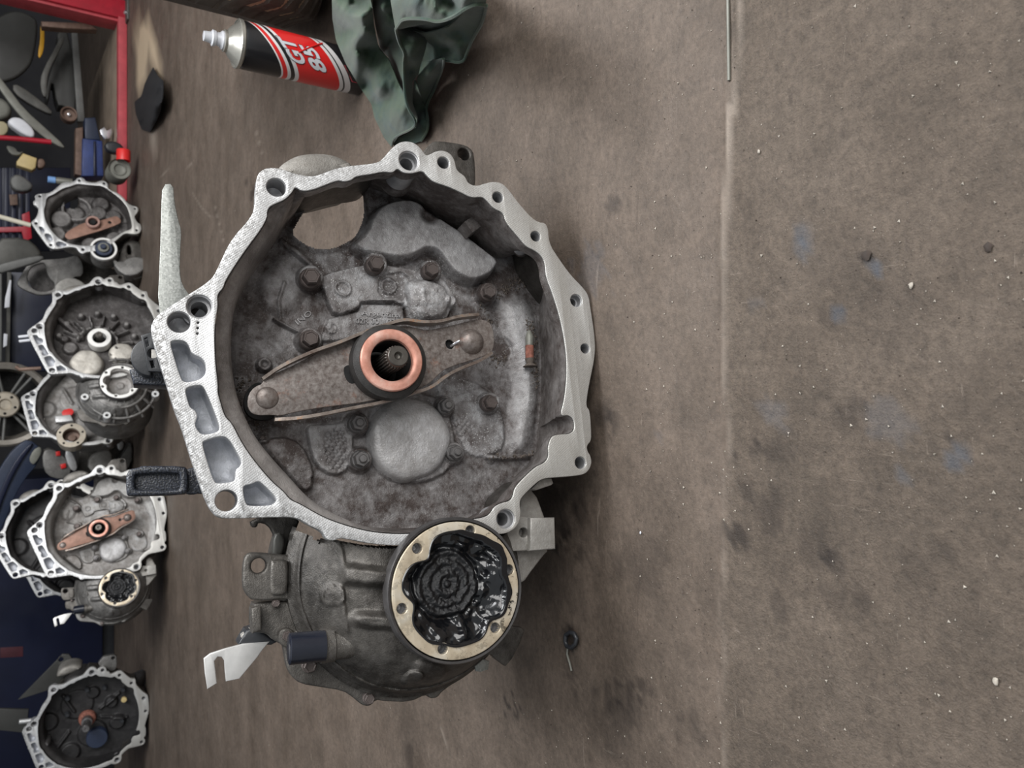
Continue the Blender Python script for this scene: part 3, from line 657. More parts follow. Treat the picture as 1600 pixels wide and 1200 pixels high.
    waffle([(700,655),(735,650),(748,670),(728,690),(705,680)], 0.0046, 0.8, 0.0010)
    # crescent on the right
    raise_to([(780,472),(820,456),(838,480),(846,540),(846,625),(838,690),(822,712),(798,706),(800,650),(812,610),(804,560),(790,520)], 0.0075, 0.015, 0.9, 0.8)
    raise_to([(776,518),(795,525),(806,545),(797,566),(778,562),(770,540)], -0.008, 0.004, 0.0, 0.4)
    rib([(842,490),(850,540),(852,600),(846,670)], 0.0010, 0.002)
    rib([(764,714),(790,715),(830,714),(862,706)], 0.003, 0.008); spot(771, 717, 7, 0.004, 0.001)
    # bolt seats, small bosses
    for x, y, r, k in BOLTS_PX:
        c = L(x, y, -0.062); d = np.hypot(X - c[0], Y - c[1]) - (r + 2.5) * PXM
        h = np.maximum(h, (0.0155 if k == 'bolt' else 0.0125) * (1 - sstep(-0.001, 0.003, d)))
    spot(413.5, 569, 11, 0.010, 0.001, 0.3); spot(413.5, 569, 4.5, -0.003, 0.0006); spot(411.5, 684, 8, 0.004, 0.001, 0.5, 0.8); spot(411.5, 684, 5, 0.003, 0.0006, 0.1)
    # foundry mark
    for rr in (8.5,):
        c = L(518, 511, WH); d = abs(np.hypot(X - c[0], Y - c[1]) - rr * PXM); h += 0.0012 * (1 - sstep(0.0003, 0.0009, d))
    rib([(513,507),(519,505),(516,511),(523,513),(518,518)], 0.0011, 0.0011)
    salt = salt + 1.2 * (1 - sstep(0.0, 0.03, sdf(P([(480,392),(560,384),(600,412),(690,415),(700,470),(640,500),(560,470),(520,430)]), X, Y))) * 0.8
    h += 0.0008 * (fnoise(X, Y, 220, 3) - 0.45)
    eb = sstep(-0.0005, -0.008, sdf(FLO, X, Y)); h = h * eb - 0.001 * (1 - eb)
    return xs, ys, X, Y, h, wear, salt
def bowl_floor(root, field, mat='bowl', cut=STARTER, flo=FLO, zf=ZF, name='bell_floor'):
    xs, ys, X, Y, h, wear, salt = field
    keep = sdf(flo, X, Y) < 0.0025
    if cut is not None:
        dc = sdf(cut, X, Y); keep &= dc > 0
        h = h + 0.003 * (1 - sstep(0.0, 0.006, dc))
    idx = -np.ones(X.shape, int); idx[keep] = np.arange(keep.sum())
    q = np.stack([idx[:-1, :-1], idx[:-1, 1:], idx[1:, 1:], idx[1:, :-1]], -1).reshape(-1, 4); q = q[(q >= 0).all(1)]
    v = np.column_stack([X[keep], Y[keep], zf + h[keep]])
    me = bpy.data.meshes.new(name)
    me.vertices.add(len(v)); me.vertices.foreach_set('co', v.astype(np.float32).ravel())
    me.loops.add(q.size); me.loops.foreach_set('vertex_index', q.astype(np.int32).ravel())
    me.polygons.add(len(q)); me.polygons.foreach_set('loop_start', np.arange(0, q.size, 4, dtype=np.int32))
    me.update(calc_edges=True); me.validate()
    o = finish(name, me, mat, root, True, 70)
    fattr(o, 'wear', wear[keep]); fattr(o, 'salt', salt[keep])
    return o

def strip_rim(name, px, z0, z1, th, mat, root, dy=3):         # an upturned sheet edge that follows a line
    p = chaikin(np.array([[*L(x, y + dy, z1), a] for x, y, a in px]), 2, False)
    t = np.gradient(p[:, :2], axis=0); t /= np.linalg.norm(t, axis=1)[:, None]; nn = np.column_stack([-t[:, 1], t[:, 0]]) * th / 2
    rg = []
    for s, top in ((1, 0), (1, 1), (-1, 1), (-1, 0)):
        zz = np.where(top, z0 + (z1 - z0) * p[:, 2], z0); rg.append(np.column_stack([p[:, :2] + nn * s, zz]))
    return loft(name, rg + [rg[0]], mat, root, closed=False, angle=50)

def fork(root, bg=False):
    zf = -0.030
    out = LP([(386,632),(388,616),(398,604),(410,600),(413,588),(440,580),(488,556),(530,533),(566,517),(632,508),(652,513),(668,516),(700,510),(748,498),(764,502),(770,512),(773,535),(768,552),(740,562),(700,574),(686,584),(668,602),(640,612),(575,628),(505,636),(470,642),(436,650),(428,648),(400,649),(390,643)], zf, 1)
    cb = L(610, 564, zf)
    hole = circle(*cb, 50 * PXM, 40); slot = LP([(537,572),(545,570),(552,578),(552,592),(545,600),(539,590)], zf, 1); pin = LP([(697,532),(703,530),(709,534),(710,541),(706,546),(699,544),(696,538)], zf, 1)
    f = slab('release_fork', out, [hole, pin] if bg else [hole, pin], zf, 0.0028, 0.0005, 'fork', root)
    co = np.array([v.co for v in f.data.vertices])
    a = L(418, 620, zf); d = np.hypot(co[:, 0] - a[0], co[:, 1] - a[1])
    fattr(f, 'wear', np.full(len(co), 0.6)); fattr(f, 'rust', np.full(len(co), 1.0))
    for x, y, r, hh in ((418,621,15,0.003),(738,533,20,0.0075)):
        c = L(x, y, zf + 0.002); r *= PXM
        o = lathe('pivot_dimple', [(r * 1.12, zf - 0.001), (r * 1.02, zf + 0.0006), (r * 0.9, zf + hh * 0.45), (r * 0.6, zf + hh * 0.85), (r * 0.25, zf + hh), (0, zf + hh)], 'fork', f, 28, (c[0], c[1], 0))
        fattr_const(o, wear=0.4, rust=0.7)
    strip_rim('fork_rim', [(412,588,0.4),(440.5,569,0.95),(492.5,546,1),(529.6,534,1),(566.7,518.4,1),(603.8,505.4,1),(633.5,497,1),(659.5,502,1),(689,501,1),(719,492,1),(750.5,489,0.8)], zf - 0.002, zf + 0.011, 0.0026, 'fork_rim', f, 1)
    strip_rim('fork_rim', [(431,654,0.5),(466,653,0.9),(503.6,647,1),(552,637,1),(600,628,1),(641,615,1),(674,606,1),(700,585,1),(722.6,574,1),(752,563,1),(771,550,0.8)], zf - 0.002, zf + 0.008, 0.0026, 'fork_rim', f, 0)
    slot_o = slab('fork_slot', LP([(536,575),(543,570),(556,570),(556,598),(548,600),(540,592)], zf + 0.0005, 1), [], zf + 0.0004, 0.0012, 0.0002, 'black_hole', f)
    c = L(704, 538, zf); lathe('clip_hole', [(8.5 * PXM, zf - 0.004), (0, zf - 0.0041)], 'black_hole', f, 16, (c[0], c[1], 0))
    p = [(*L(706, 540, zf), zf - 0.003), (*L(710, 537, zf), zf + 0.002), (*L(716, 534, zf), zf + 0.0035)]
    tube('spring_clip', p, 0.0013, 'chrome', f, 8)
    # release bearing
    c = L(611, 563.5, -0.014); R = PXM
    b = lathe('release_bearing', [(36 * R, -0.028), (50 * R, -0.034), (57 * R, -0.032), (58.5 * R, -0.022), (56 * R, -0.0165), (48 * R, -0.013), (46.5 * R, -0.0138), (31 * R, -0.0142), (30 * R, -0.02), (30 * R, -0.06)], 'rubber', root, 56, (c[0], c[1], 0))
    tag(b, 'black release bearing with a worn copper coloured face')
    pr = [(47.5 * R, -0.0145), (47 * R, -0.0112), (45.5 * R, -0.0102), (40 * R, -0.0098), (34.5 * R, -0.0101), (32 * R, -0.0112), (31 * R, -0.0142)]
    tag(lathe('bearing_face', pr, 'copper', b, 64, (c[0], c[1], 0)), 'copper coloured ring face')
    return f
def input_shaft(root, z1=0.008, r=17.5 * PXM, mat='shaft', ax=AX):
    n = 96; rg = []
    prof = [(1.0, -0.075), (1.0, z1 - 0.006)]
    for k, z in prof:
        a = np.arange(n) * 2 * pi / n; rr = r * np.where((np.arange(n) % 4) < 2, 1.0, 0.88)
        rg.append(np.column_stack([rr * np.cos(a), rr * np.sin(a), np.full(n, z)]))
    a = np.arange(n) * 2 * pi / n
    for k, z in ((0.88, z1 - 0.005), (0.86, z1 - 0.0008), (0.8, z1), (0.36, z1), (0.2, z1 - 0.003), (0.02, z1 - 0.0035)): rg.append(np.column_stack([r * k * np.cos(a), r * k * np.sin(a), np.full(n, z)]))
    for q in rg: q[:, :2] += ax
    o = loft('input_shaft', rg, mat, root, cap1=True, angle=28)
    lathe('shaft_sleeve', [(0.0185, -0.08), (0.0185, -0.062), (0.0125, -0.0615), (0.0125, -0.075)], 'black_hole', o, 30, (ax[0], ax[1], 0))
    return o
DC = L(714.5, 921.5, 0.015)
DBOLT = [(652,857),(735,829),(795.5,890),(774,981),(692,1014),(628,951)]
def diff_flange(root, c=DC, R=0.0575, z=0.015, mat='tan_steel', grease=True, bolts=None, oil=1.0):
    bl = [L(x, y, z) - DC for x, y in DBOLT] if bolts is None else bolts
    ba = np.array([atan2(b[1], b[0]) for b in bl]); br = [float(np.hypot(*b)) for b in bl]
    def rin(a):
        r = np.full(a.shape, 0.0452) + 0.0012 * np.sin(5 * a + 1) - 0.0016 * vnoise(np.cos(a) + 7, np.sin(a) + 4, 4)
        for k, am in zip(ba, (1.0, 0.2, 0.6, 1.1, 0.35, 0.95)): dd = (a - k + pi) % (2 * pi) - pi; r = r - 0.0078 * am * np.exp(-(dd / 0.2) ** 2)
        return r
    a = np.arange(180) * 2 * pi / 180; inn = np.column_stack([rin(a) * np.cos(a), rin(a) * np.sin(a)]) + c
    Ro = R * 0.935
    face = slab('drive_flange', circle(*c, Ro, 72), [inn] + [circle(c[0] + b[0], c[1] + b[1], 0.0042, 16) for b in bl], z, 0.010, 0.0006, mat, root)
    co = np.array([v.co for v in face.data.vertices]); th = np.arctan2(co[:, 1] - c[1], co[:, 0] - c[0])
    fattr(face, 'oil', oil * (0.22 + 1.2 * np.exp(-((np.abs((th + 1.5 + pi) % (2 * pi) - pi)) / 0.85) ** 2)))
    lathe('flange_rim', [(R * 0.95, z - 0.004), (R * 0.955, z - 0.0008), (R * 0.985, z - 0.0005), (R, z - 0.002), (R, z - 0.014), (R * 0.93, z - 0.019), (R * 0.78, z - 0.022), (R * 0.74, -0.05)], 'rim_dark', face, 72, (c[0], c[1], 0))
    for b in bl: lathe('flange_bolt_hole', [(0.0043, z - 0.001), (0.0041, z - 0.009), (0.002, z - 0.0115), (0, z - 0.012)], 'hole', face, 14, (c[0] + b[0], c[1] + b[1], 0))
    if grease:
        nr, na = 70, 200; th = np.arange(na) * 2 * pi / na; V = []; GR = []
        for i in range(nr):
            k = i / (nr - 1); ov = np.clip(np.cos(th + 1.1), 0, 1) * 0.004 * (0.4 + 1.2 * vnoise(np.cos(th) + 3, np.sin(th) + 5, 5)); r = k * (rin(th) + 0.0012 + ov); x = r * np.cos(th); y = r * np.sin(th)
            n1 = fnoise(x + 0.31, y + 0.77, 52, 3) - 0.47; n2 = fnoise(x + 0.9 - y * 0.4, y + 0.2, 120, 2) - 0.45
            rr = np.hypot(x - 0.005, y - 0.0055) * (1 + 0.12 * vnoise(np.cos(th) + 2, np.sin(th) + 9, 3)); disc = 1 - sstep(0.024, 0.031, rr)
            zz = z - 0.0105 + 0.0065 * sstep(0.62, 0.98, k) + (0.017 * n1 + 0.006 * n2) * (1 - disc) + disc * (0.003 + 0.004 * n2 + 0.0024 * (fnoise(x + 1.3, y, 420, 2) - 0.4)) + (1 - disc) * 0.0035 * (fnoise(x, y + 1.7, 210, 3) - 0.45)
            zz = zz + disc * 0.0011 * np.cos(rr * 2 * pi / 0.0085) + 0.0018 * (1 - sstep(0.002, 0.0034, rr))
            ridge = np.exp(-((np.abs(rr - 0.0285)) / 0.0035) ** 2) * (1 - disc); zz = zz - 0.003 * ridge
            ch = np.exp(-((y + 0.002 + 0.3 * (x - 0.012)) / 0.0016) ** 2) * 0
            zz = np.minimum(zz, z + 0.003); zz = np.where(r > rin(th) - 0.001, np.maximum(zz, z + 0.0012), zz) if True else zz
            if i == nr - 1: zz = zz - 0.004
            V.append(np.column_stack([x + c[0], y + c[1], zz])); GR.append(disc)
        g = loft('grease', V, 'grease', face, closed=True, angle=180); fattr(g, 'grain', np.concatenate(GR)); tag(g, 'thick wet black grease')
    return face

def fit_circle(p):
    A = np.column_stack([2 * p, np.ones(len(p))]); b = (p ** 2).sum(1); s = np.linalg.lstsq(A, b, rcond=None)[0]
    return s[:2], sqrt(s[2] + s[0] ** 2 + s[1] ** 2)
HC, HR = fit_circle(LP([(462,841),(457,894),(460,950),(477,995),(522,1047),(575,1077),(631,1089),(687,1076),(725,1051)], -0.05))
def diff_housing(root, mat='case', detail=True, dc=DC):
    na, nr = (280, 90) if detail else (96, 30); th = np.arange(na) * 2 * pi / na; V = []; WE = []
    X = np.zeros((nr, na)); Y = np.zeros((nr, na)); Z = np.zeros((nr, na))
    for i in range(nr):
        t = i / (nr - 1); r = HR * (1 - t) + 0.040 * t; cc = HC * (1 - t) + dc * t
        X[i] = cc[0] + r * np.cos(th); Y[i] = cc[1] + r * np.sin(th); Z[i] = -0.052 + 0.046 * sin(min(1, t * 1.25) * pi / 2) ** 0.9
    if detail:
        def add(px, H, e, it=1, wz=-0.02):
            nonlocal Z
            d = sdf(LP(px, wz, it), X, Y); Z = Z + H * (1 - sstep(-e, e, d))
        add([(534,886),(540,882),(570,886),(625,890),(625,914),(570,912),(540,911),(533,906)], 0.010, 0.003)
        add([(545,962),(556,955),(585,956),(640,962),(640,985),(600,978),(560,977),(548,972)], 0.010, 0.003)
        add([(527,850),(534,850),(538,885),(534,925),(545,985),(540,990),(532,960),(526,928),(530,885)], 0.003, 0.0018)
        c = L(518, 930, -0.025); d = np.hypot(X - c[0], Y - c[1]) - 14 * PXM; Z = Z + 0.0035 * (1 - sstep(-0.0006, 0.0014, d)) - 0.0012 * (1 - sstep(0.0002, 0.0008, abs(d + 0.0022)))
        add([(640,1035),(655,1028),(700,1040),(690,1075),(650,1070)], 0.004, 0.003); c = L(639, 1056, -0.03); d = np.hypot(X - c[0], Y - c[1]) - 12 * PXM; Z += 0.005 * (1 - sstep(-0.0006, 0.001, d))
        rr = np.hypot(X - HC[0], Y - HC[1]); Z += 0.0025 * (1 - sstep(0.0006, 0.002, abs(rr - HR * 0.955)))
        Z += 0.003 * (fnoise(X, Y, 30, 3) - 0.45) + 0.0012 * (fnoise(X, Y, 120, 3) - 0.45)
    rg = [np.column_stack([HC[0] + HR * 1.02 * np.cos(th), HC[1] + HR * 1.02 * np.sin(th), np.full(na, -0.20)]), np.column_stack([HC[0] + HR * 1.03 * np.cos(th), HC[1] + HR * 1.03 * np.sin(th), np.full(na, -0.054)])]
    rg += [np.column_stack([X[i], Y[i], Z[i]]) for i in range(nr)]
    A = np.vstack(rg); n = na; inside = sdf(OUT, A[:, 0], A[:, 1]) < 0.002; F = []
    for k in range(len(rg) - 1):
        for i in range(n):
            q = (k * n + i, k * n + (i + 1) % n, (k + 1) * n + (i + 1) % n, (k + 1) * n + i)
            if k == 0 or not all(inside[j] for j in q): F.append(q)
    A[inside & (A[:, 2] > -0.19), 2] -= 0.05
    o = mesh_obj('differential_housing', A, F, mat, root, True, 60); fattr(o, 'wear', 0.25 + 0.5 * (fnoise(A[:, 0], A[:, 1], 25, 3) - 0.3)); fattr_const(o, salt=0.25)
    return o

def place_offset(root):
    for o in list(COL.objects):
        if o.parent is root: o.location = Vector(o.location) + Vector((0, YB, 0))

def rotm(ex, ey, n): return Matrix(((ex[0], ey[0], n[0]), (ex[1], ey[1], n[1]), (ex[2], ey[2], n[2])))
FIELD = bowl_field()
GB = empty('gearbox', P0 - EY * YB, rotm(EX, EY, EN))
tag(GB, 'largest gearbox, nearest the camera, with a copper faced bearing in its open bell', 'gearbox', 'gearboxes on the workshop floor')
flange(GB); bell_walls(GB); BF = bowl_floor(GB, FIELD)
for x, y, r, k in BOLTS_PX:
    p = L(x, y, -0.058); zz = -0.0625 if k == 'bolt' else -0.0655
    p = L(x, y, zz + r * PXM)
    add_bolt(GB, p[0], p[1], zz, r * PXM, k, 'bolt' if k == 'bolt' else 'nut')
# bearing plug
def plug_mesh(c, rx, ry, z, hh, mat, root, seed=0):
    th = np.arange(72) * 2 * pi / 72; rg = []
    for k, zz in ((1.04, -0.006), (1.0, 0.0), (0.96, hh * 0.5), (0.9, hh * 0.8), (0.78, hh * 0.95), (0.5, hh), (0.25, hh), (0.03, hh)):
        r = k * (1 + 0.02 * np.sin(3 * th + seed) + 0.012 * np.sin(7 * th)); x = rx * r * np.cos(th); y = ry * r * np.sin(th)
        rg.append(np.column_stack([c[0] + x, c[1] + y, z + zz + 0.003 * (fnoise(x + seed, y + 2, 90, 3) - 0.45)]))
    o = loft('bearing_plug', rg, mat, root, cap1=True, angle=60); fattr_const(o, wear=0.6, salt=0.5); return o
pc = L(643, 684, -0.064); plug_mesh(pc, 60 * PXM * 1.12, 60 * PXM * 1.12, -0.070, 0.008, 'plug', GB)
def field_z(x, y):
    xs, ys, X, Y, h, _, _ = FIELD; i = int(np.clip((y - ys[0]) / (ys[1] - ys[0]), 0, len(ys) - 1)); j = int(np.clip((x - xs[0]) / (xs[1] - xs[0]), 0, len(xs) - 1)); return ZF + h[i, j]
# cast lettering
def cast_text(body, px0, px1, hpx, zz, root):
    a = L(*px0, zz); b = L(*px1, zz); d = (b - a) / np.linalg.norm(b - a); me = text_mesh(body, 1.0, 0.2)
    co = np.array([v.co for v in me.vertices]); wd = co[:, 0].max(); sx = np.linalg.norm(b - a) / wd; sy = hpx * PXM * 1.08 / 0.72
    up = np.array([-d[1], d[0]])
    for v, q in zip(me.vertices, co):
        xy = a + d * q[0] * sx + up * q[1] * sy; v.co = (xy[0], xy[1], field_z(*xy) + 0.0004 + q[2] * 0.009)
    o = finish('cast_lettering', me, 'bowl', root, True, 30); fattr_const(o, wear=0.95, salt=0.2); return o
cast_text('Argentina', (566,491.5), (627,495), 8, ZF + 0.0072, GB)
cast_text('02R 301103', (556.5,504), (618,505), 8, ZF + 0.0072, GB)
cast_text('INO', (466,506), (490,488), 8, ZF + 0.0066, GB)
fork(GB); input_shaft(GB); diff_housing(GB); diff_flange(GB)
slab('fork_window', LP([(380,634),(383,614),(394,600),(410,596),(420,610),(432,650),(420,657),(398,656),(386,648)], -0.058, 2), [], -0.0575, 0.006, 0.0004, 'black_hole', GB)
for x, y, r, z1 in ((778,308,19,-0.072),(639,251,26,-0.06),(432,292.5,24,-0.034),(837,369,15,-0.05),(693,254,16,-0.05)):
    p = L(x, y, -0.014); r *= PXM; o = lathe('boss_column', [(r, -0.0125), (r * 1.02, -0.03), (r * 1.05, z1), (r * 0.4, z1 - 0.004), (0, z1 - 0.004)], 'bowl_wall', GB, 28, (p[0], p[1], 0)); fattr_const(o, wear=0.15, salt=0.1)
p = L(742, 347, -0.035); o = box('wall_lug', (0.013, 0.012, 0.03), (p[0], p[1], -0.055), 'bowl_wall', GB, Matrix.Rotation(0.6, 3, 'Z'), 0.0012); fattr_const(o, wear=0.4, salt=0.1)
# loose dirt in the bowl and a corroded peg on the crescent
def grit_mesh(name, pts, mat, root, smin, smax):
    v = []; f = []
    T = np.array([(1, 0, 0), (-0.5, 0.87, 0), (-0.5, -0.87, 0), (0, 0, 1.0), (0.2, 0.1, -0.8)]); TF = [(0, 1, 3), (1, 2, 3), (2, 0, 3), (1, 0, 4), (2, 1, 4), (0, 2, 4)]
    for p in pts:
        s = smin + (smax - smin) * random.random() ** 3; a = random.random() * 6.28; b = len(v)
        for q in T * np.array([1, random.uniform(0.5, 1.2), random.uniform(0.4, 0.9)]):
            v.append((p[0] + s * (q[0] * cos(a) - q[1] * sin(a)), p[1] + s * (q[0] * sin(a) + q[1] * cos(a)), p[2] + s * q[2]))
        f += [tuple(b + i for i in t) for t in TF]
    o = mesh_obj(name, v, f, mat, root, False); o['kind'] = 'stuff'; return o
gp = []
for line, nn, sp in (([(782,458),(800,446),(818,436),(838,424)], 170, 5), ([(826,500),(836,520),(838,560),(842,600)], 260, 5), ([(766,714),(800,714),(852,708)], 70, 3), ([(772,560),(790,555)], 50, 6), ([(395,598),(372,600),(380,650),(410,670)], 60, 6), ([(756,480),(770,500)], 40, 7)):
    line = resample(np.array(line, float), nn, False)
    for q in line:
        x, y = L(q[0] + random.gauss(0, sp), q[1] + random.gauss(0, sp), WH); gp.append((x, y, field_z(x, y) + 0.0006))
grit_mesh('loose_dirt', gp, 'dirt', GB, 0.0007, 0.0024)
pp = [L(829, 516, -0.062), L(829, 535, -0.062), L(829, 556, -0.062), L(830, 572, -0.062)]
bits = [('mid_grey', 0, 1, 0.0042), ('bolt', 1, 2, 0.0040), ('red_rust', 1.6, 2.6, 0.0038), ('dirt', 2.5, 3, 0.0045)]
t = NT('red_rust'); MAT['red_rust'] = t.set(t.ramp(t.noise(200, 5), [(0.3, srgb(96, 56, 46)), (0.7, srgb(160, 104, 88))]), 0.8, 0)
def lerp_path(s): i = min(int(s), 2); return pp[i] * (1 - (s - i)) + pp[i + 1] * (s - i)
zz = ZF + 0.0125
pg = tube('rusted_peg', [(*lerp_path(0), zz), (*lerp_path(0.5), zz + 0.001), (*lerp_path(1.2), zz + 0.001)], [0.002, 0.0043, 0.0038], 'mid_grey', GB, 12)
tube('peg_band', [(*lerp_path(1.2), zz + 0.001), (*lerp_path(2.2), zz + 0.001)], 0.0043, 'red_rust', pg, 12)
tube('peg_foot', [(*lerp_path(2.2), zz + 0.001), (*lerp_path(2.7), zz + 0.001), (*lerp_path(3.0), zz + 0.001)], [0.005, 0.0035, 0.0075], 'dirt', pg, 12)

# rear case and outer castings
def case_loft(name, rings, mat, root, wear=0.3):
    o = loft(name, [ring3(circle(cx, cy, r, 64), z) for cx, cy, r, z in rings], mat, root, cap0=True, cap1=True); fattr_const(o, wear=wear, salt=0.1); return o
case_loft('rear_case', [(-0.03, -0.05, 0.094, -0.29), (-0.03, -0.045, 0.105, -0.27), (-0.03, -0.02, 0.112, -0.2), (-0.03, -0.012, 0.115, -0.082)], 'case', GB)
def cast_slab(name, px, wz, th, mat, root, holes=(), bevel=0.002, it=1, wear=0.4, salt=0.1):
    o = slab(name, LP(px, wz, it), [circle(*L(x, y, wz), r * PXM * 1.05, 22) for x, y, r in holes], wz, th, bevel, mat, root)
    fattr_const(o, wear=wear, salt=salt, rust=0, oil=0); return o
sb = L(500, 312, -0.10)
c0, r0 = fit_circle(LP([(433,262),(455,241),(480,234),(505,233.5),(530,239),(552,252)], -0.10))
dome_px = [(430,285),(431,264),(441,250),(455,241),(468,236),(485,233.5),(505,233.5),(522,236),(538,242),(552,251),(563,262),(560,272),(540,276),(500,286),(465,288)]
cast_slab('starter_dome', dome_px, -0.045, 0.085, 'case_light', GB, (), 0.012, 2, 0.2, 0.0)
cast_slab('mounting_ear', [(650,250),(662,235),(675,221),(685,219.5),(720,224),(735,230),(742,241),(744,292),(735,310),(690,300)], -0.03, 0.02, 'case', GB, [(725,240.5,10)], 0.0015, 1, 0.5)
tab = cast_slab('mounting_tab', [(380,879),(385,866),(396,862),(453,868),(475,868),(475,938),(449,936),(396,939.5),(385,930),(379,915)], -0.055, 0.012, 'case', GB, [(404.5,884,10)], 0.002, 1, 0.75)
cast_slab('tab_pad', [(423,878),(427,875),(446,874),(451,880),(450,922),(445,930),(428,931),(422,925)], -0.050, 0.008, 'case', tab, (), 0.0025, 1, 0.85)
cast_slab('side_casting', [(394,945),(408,940),(450,938),(470,945),(492,1000),(462,1018),(425,1000),(418,990),(394,988)], -0.062, 0.03, 'case', GB, (), 0.003, 1, 0.6)
cast_slab('side_block', [(393,950),(408,947),(409,985),(394,990)], -0.05, 0.02, 'case', GB, (), 0.0015, 0, 0.8)
for x, y, r in ((449, 994, 9), (484, 1040, 11), (577, 1092, 9), (432, 943, 6)):
    p = L(x, y, -0.055); add_bolt(GB, p[0], p[1], -0.058, r * PXM, 'bolt', 'bolt')
cast_slab('bolt_ear', [(436,985),(450,980),(462,988),(466,1004),(455,1014),(440,1010),(434,998)], -0.056, 0.02, 'case', GB, (), 0.002, 1, 0.6)
cast_slab('lower_flange', [(441,1000),(443,1012),(446,1030),(449,1044),(456,1058),(470,1069),(500,1074),(536,1079.5),(552,1090),(563,1100),(572,1104),(580,1103),(588,1094),(600,1096),(640,1098),(668,1085),(672,1092),(684,1091),(692,1080),(730,1055),(700,1000),(600,960),(500,960)], -0.060, 0.012, 'case', GB, (), 0.002, 1, 0.6)
def axis_tube(name, p0, p1, r, mat, root, wz, prof=None):
    a = np.array([*L(*p0, wz), wz]); b = np.array([*L(*p1, wz), wz]); o = tube(name, [tuple(a + (b - a) * k) for k, _ in prof] if prof else [tuple(a), tuple(b)], [r * s * PXM for _, s in prof] if prof else r * PXM, mat, root, 28); return o
axis_tube('vent_pipe', (451,1014), (507,1009), 21, 'blue_black', GB, -0.03, [(0, 0.9), (0.03, 1.0), (1, 1.0)])
o = axis_tube('pipe_boss', (500,1010), (640,992), 22, 'case', GB, -0.034, [(0, 1.05), (0.14, 1.05), (0.15, 0.95), (1, 1.05)]); fattr_const(o, wear=0.7, salt=0.6)
# bright cable bracket, lower left
cb = slab('cable_bracket', LP([(318,1029),(328,1021),(352,1013),(379,1006),(421,1003),(410,1016),(402,1027.5),(374,1061),(353,1065),(351,1048),(350,1032),(346,1026.5),(340,1026.5),(335,1033),(337,1050),(339,1068),(324,1077),(320,1052)], -0.085, 0), [], -0.085, 0.003, 0.0008, 'galv_bright', GB)
tag(cb, 'bright zinc cable bracket with an open slot')
cast_slab('bracket_arm', [(372,1007),(385,985),(400,980),(425,998),(440,1000),(424,1008)], -0.088, 0.03, 'black_plastic', GB, (), 0.002, 0)
cast_slab('bracket_lip', [(377,993),(391,982),(394,1000),(378,1004)], -0.09, 0.012, 'case_light', GB, (), 0.001, 0)
# linkage between bell and tab
cast_slab('linkage_bracket', [(391,812),(440,800),(470,810),(462,830),(446,870),(426,866),(430,838),(420,820),(404,816),(402,824),(394,824)], -0.08, 0.012, 'case', GB, (), 0.002, 1, 0.35)
cast_slab('linkage_rod', [(428,835),(440,832),(446,846),(440,870),(426,870)], -0.07, 0.012, 'dark_grey', GB, (), 0.002, 1)
# galvanised bracket behind the top of the flange
gp2 = slab('shift_bracket', LP([(253.7,288),(271,286.5),(272.5,315),(279,345),(284,360),(282,390),(281,425),(285,445),(297,462),(330,500),(300,540),(262,520),(246,482),(250,400),(252,325)], -0.11, 1), [], -0.11, 0.003, 0.0006, 'galv', GB)
tag(gp2, 'pale galvanised steel bracket')
tube('bracket_post', [(*L(320, 510, -0.11), -0.111), (*(L(330, 520, -0.11) * 0.72), -0.16)], 0.008, 'case', GB, 12)
# black plastic selector ends behind the flange
sp = slab('selector_weight', LP([(197,734),(218,730),(222,727.5),(288,728),(293,733),(294,768),(288,772.5),(200,775),(197,770)], -0.075, 1), [LP([(213,740),(278,738),(281,742),(282,762),(277,766),(214,766),(210,762),(210,744)], -0.075, 1)], -0.075, 0.02, 0.0022, 'tex_black', GB)
tag(sp, 'black plastic lever end with a recessed textured face')
slab('recess', LP([(208,737),(284,736),(285,768),(208,768)], -0.082, 0), [], -0.083, 0.006, 0.0005, 'tex_black', sp)
slab('lever_neck', LP([(288,734),(302,730),(330,724),(345,775),(312,770),(300,773),(288,770)], -0.085, 1), [], -0.085, 0.014, 0.002, 'tex_black', GB)
tube('lever_arm', [(*L(325, 750, -0.09), -0.093), (*(L(345, 745, -0.09) * 0.8), -0.11), (0.02, 0.06, -0.15)], 0.008, 'black_plastic', GB, 10)
ss = slab('switch_body', LP([(202,577),(206,590),(208,600),(270,603),(275,560),(240,560),(214,575)], -0.085, 0), [], -0.085, 0.022, 0.002, 'tex_black', GB)
c = L(233, 556, -0.08)
a = np.linspace(pi * 0.55, pi * 1.55, 20)
slab('switch_disc', LP(np.array([(236 - 32 * abs(cos(q)) * 1.0 if True else 0, 556 + 30 * -sin(q)) for q in np.linspace(-pi / 2, pi / 2, 20)]), -0.07, 0), [], -0.074, 0.012, 0.001, 'black_plastic', ss)
slab('slotted_plate', LP([(220,524),(238,518),(262,530),(270,582),(232,580)], -0.066, 0), [LP([(226,529),(230,527),(233,540),(229,542)], -0.066), circle(*L(239, 552, -0.066), 7 * PXM, 14), LP([(234,564),(239,563),(242,574),(237,575)], -0.066), LP([(247,563),(251,562),(253,570),(249,572)], -0.066)], -0.066, 0.004, 0.0006, 'black_plastic', ss)
